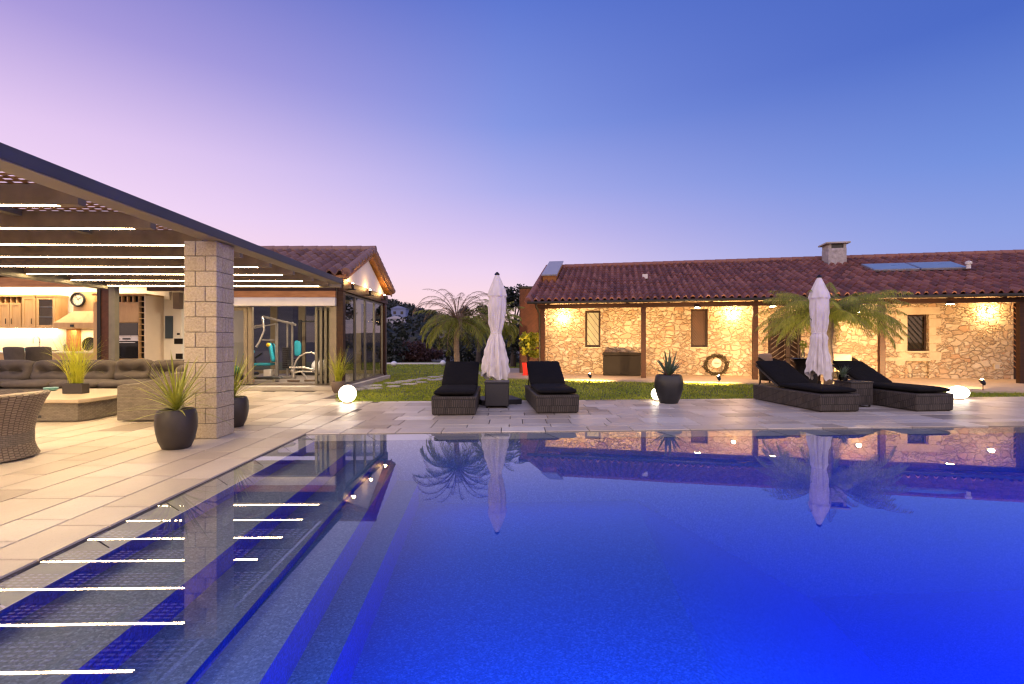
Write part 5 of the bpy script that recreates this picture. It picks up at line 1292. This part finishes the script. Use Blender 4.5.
tub('cream cushioned wicker armchair right of the porch table', xat(841,13.9), 13.9, -.5)
tt = thing('porch_table', 'glass topped table on the porch between two wicker armchairs', 'table', (xat(806,13.3), 13.3, .03))
MB().lathe([(1e-4,0),(.58,0),(.585,.006),(.58,.014),(1e-4,.014)],(0,0,.735),40).build('top', GLASS, tt); MB().lathe([(.34,0),(.30,.3),(.26,.55),(.32,.72),(.30,.733),(1e-4,.733)],(0,0,0),30).build('base', W_BROWN, tt, smooth=40)
vs_ = thing('flower_vase', 'yellow flowers in a slim vase on the porch table', 'vase', (xat(803,13.2), 13.2, .780)); MB().lathe([(.03,0),(.05,.04),(.045,.12),(.03,.16)],(0,0,0),16).build('vessel', GLASS, vs_, smooth=50)
m = MB()
for k in range(12): m.tube([(0,0,.02),(random.uniform(-.06,.06),random.uniform(-.06,.06),random.uniform(.25,.42))],.004,5)
m.leaves([((0,0,.34),(.09,.09,.12))], 130, .05, .8); m.build('flowers', LEAF_L, vs_)

# ================================================================ palms
def palm(label, x, y, ht, rad, nf, tr_, hang=0, seed=1, droop=(1.4,2.3), tops=True, name='pygmy_palm', up=.45, lw=.016):
    rs = random.Random(seed); e = thing(name, label, 'palm tree', (x, y, -.02), rs.random()*6)
    m = MB(); n = 14; m.tube([(.02*math.sin(k*.9),.02*math.cos(k*.7),ht*k/n) for k in range(n+1)], [tr_*(1.25-.35*k/n+.10*(k % 2)) for k in range(n+1)], 12); m.build('trunk', TRUNK, e, smooth=40)
    g_ = MB(); dry = MB(); ri = MB()
    for k in range(nf):
        f = k/nf; az = k*2.399+rs.uniform(-.2,.2); el = R((-15 if not hang else 0)+(95 if not hang else 42)*f**1.1); Lf = rad*rs.uniform(1.05,1.35); bend = rs.uniform(*droop)*(1.05-.35*f)
        isdry = tops and rs.random() < max(0, (f-.30)*2.2)
        if isdry: bend = rs.uniform(1.7,3.0); Lf *= 1.12
        p = Vector((.03*math.cos(az),.03*math.sin(az),ht-.02+.08*f)); a = el; N_ = 26; pts4 = [p.copy()]; dirs = []
        for i in range(N_):
            t = (i+.5)/N_; d = Vector((math.cos(az)*math.cos(a), math.sin(az)*math.cos(a), math.sin(a))); p = p+d*Lf/N_; a -= bend/N_*(.35+1.3*t); pts4.append(p.copy()); dirs.append(d)
        ri.tube(pts4[::3], [.010*(1-.85*i/len(pts4[::3])) for i in range(len(pts4[::3]))], 5)
        tgt = dry if isdry else g_
        sd = Vector((-math.sin(az), math.cos(az), 0))
        for i in range(2, N_):
            for s_ in (-1, 1):
                for h_ in (0, .5):
                    q_ = pts4[i].lerp(pts4[min(N_, i+1)], h_); d = dirs[i]; t = i/N_
                    ll = rad*(.24 if hang else (.15 if tgt is dry else .25))*math.sin(PI*min(1, .12+t*.92))**.7*rs.uniform(.8,1.15)
                    dr_ = (sd*s_*rs.uniform(.7,1.0)+d*.65+Vector((0,0,rs.uniform(-.55,-.05)-hang))).normalized()
                    w_ = lw*(.55 if tgt is dry else 1)*rs.uniform(.8,1.2); wv = dr_.cross(Vector((rs.uniform(-.4,.4),rs.uniform(-.4,.4),1))).normalized()
                    mid = q_+dr_*ll*.5; tip = q_+dr_*ll+Vector((0,0,-ll*.22))
                    tgt.add([q_-wv*w_*.3, q_+wv*w_*.3, mid+wv*w_*.5, tip, mid-wv*w_*.5], [(0,1,2,4),(4,2,3)])
    ri.build('stalk', LEAF_DRY, e); g_.build('crown', LEAF_P, e)
    if dry.v: dry.build('upper_fronds', LEAF_DRY, e)
    return e
palm('small palm with a bare spiky top and drooping green skirt left of the umbrella', xat(457,11.7), 11.7, 1.74, .98, 52, .062, seed=4, lw=.012)
palm('broad green palm behind the right closed umbrella', xat(829,11.1), 11.1, 1.84, 1.30, 56, .075, hang=.6, seed=9, droop=(1.05,1.7), tops=False, lw=.014)
palm('drooping yellow green palm directly behind the left closed umbrella', xat(498,13.8), 13.8, 1.75, .74, 40, .06, seed=6, droop=(2.0,3.0), tops=False)

# ================================================================ trees and shrubs beyond the lawn
def tree(label, x, y, ht, blobs, n, size, lm, name='dark_tree', cat='tree', grp='dark trees beyond the lawn'):
    e = thing(name, label, cat, (x, y, -.15), 0, grp); m = MB()
    m.tube([(0,0,0),(.05,0,ht*.3),(0,.05,ht*.6)],[.16,.12,.07],8)
    for c, r in blobs[:6]: m.tube([(0,.02,ht*.45),tuple((Vector(c)+Vector((0,0,ht*.5)))*.5),c],[.06,.04,.015],6)
    m.build('trunk', BARK, e); MB().leaves(blobs, n, size, .6).build('crown', lm, e)
rs = random.Random(5)
def rb(w, z0, z1, n, r): return [((rs.uniform(-w,w), rs.uniform(-.8,.8), rs.uniform(z0,z1)), (r*rs.uniform(.7,1.3), r, r*rs.uniform(.4,.8))) for _ in range(n)]
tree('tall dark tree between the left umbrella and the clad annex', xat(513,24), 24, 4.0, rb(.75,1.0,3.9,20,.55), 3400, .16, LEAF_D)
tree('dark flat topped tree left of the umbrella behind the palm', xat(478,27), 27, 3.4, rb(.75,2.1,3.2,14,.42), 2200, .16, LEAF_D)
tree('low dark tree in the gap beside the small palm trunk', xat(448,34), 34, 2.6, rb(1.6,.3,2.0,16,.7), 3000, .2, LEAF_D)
def shrub(label, px, y, w, h, lm, n): 
    e = thing('garden_shrub', label, 'shrub', (xat(px,y), y, -.15), 0, 'shrubs along the end of the lawn'); MB().leaves([((rs.uniform(-w,w), rs.uniform(-.5,.5), rs.uniform(.2,h)), (.5,.45,.35)) for _ in range(14)], n, .15, .7).build('foliage', lm, e)
    m = MB()
    for k in range(5): m.tube([(rs.uniform(-.3,.3)*w,0,0),(rs.uniform(-.8,.8)*w,0,h*.8)],[.03,.01],5)
    m.build('stem', BARK, e)
shrub('reddish bushy shrub beside the gym corner', 407, 30, .9, 1.2, LEAF_RD, 2400)
shrub('wide reddish shrub between the gym corner and the palm trunk', 424, 31, 1.0, 1.0, LEAF_RD, 2400)
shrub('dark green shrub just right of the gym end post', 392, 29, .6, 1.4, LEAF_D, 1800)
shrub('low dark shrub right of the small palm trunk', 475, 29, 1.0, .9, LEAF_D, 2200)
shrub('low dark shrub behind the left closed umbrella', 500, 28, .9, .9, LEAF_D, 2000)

light('palm_spot', 'SPOT', (6.6, 10.75, .12), 160, (1,.72,.36), .05, to=(7.1, 11.1, 2.1), spot=110, blend=.8)
SC.cycles.max_bounces = 8; SC.cycles.diffuse_bounces = 3; SC.cycles.glossy_bounces = 4; SC.cycles.transparent_max_bounces = 12; SC.cycles.transmission_bounces = 4
SC.cycles.caustics_reflective = False; SC.cycles.caustics_refractive = False; SC.cycles.sample_clamp_indirect = 6
SC.cycles.use_denoising = True
SC.cycles.pixel_filter_type = 'BLACKMAN_HARRIS'; SC.cycles.filter_width = 1.3
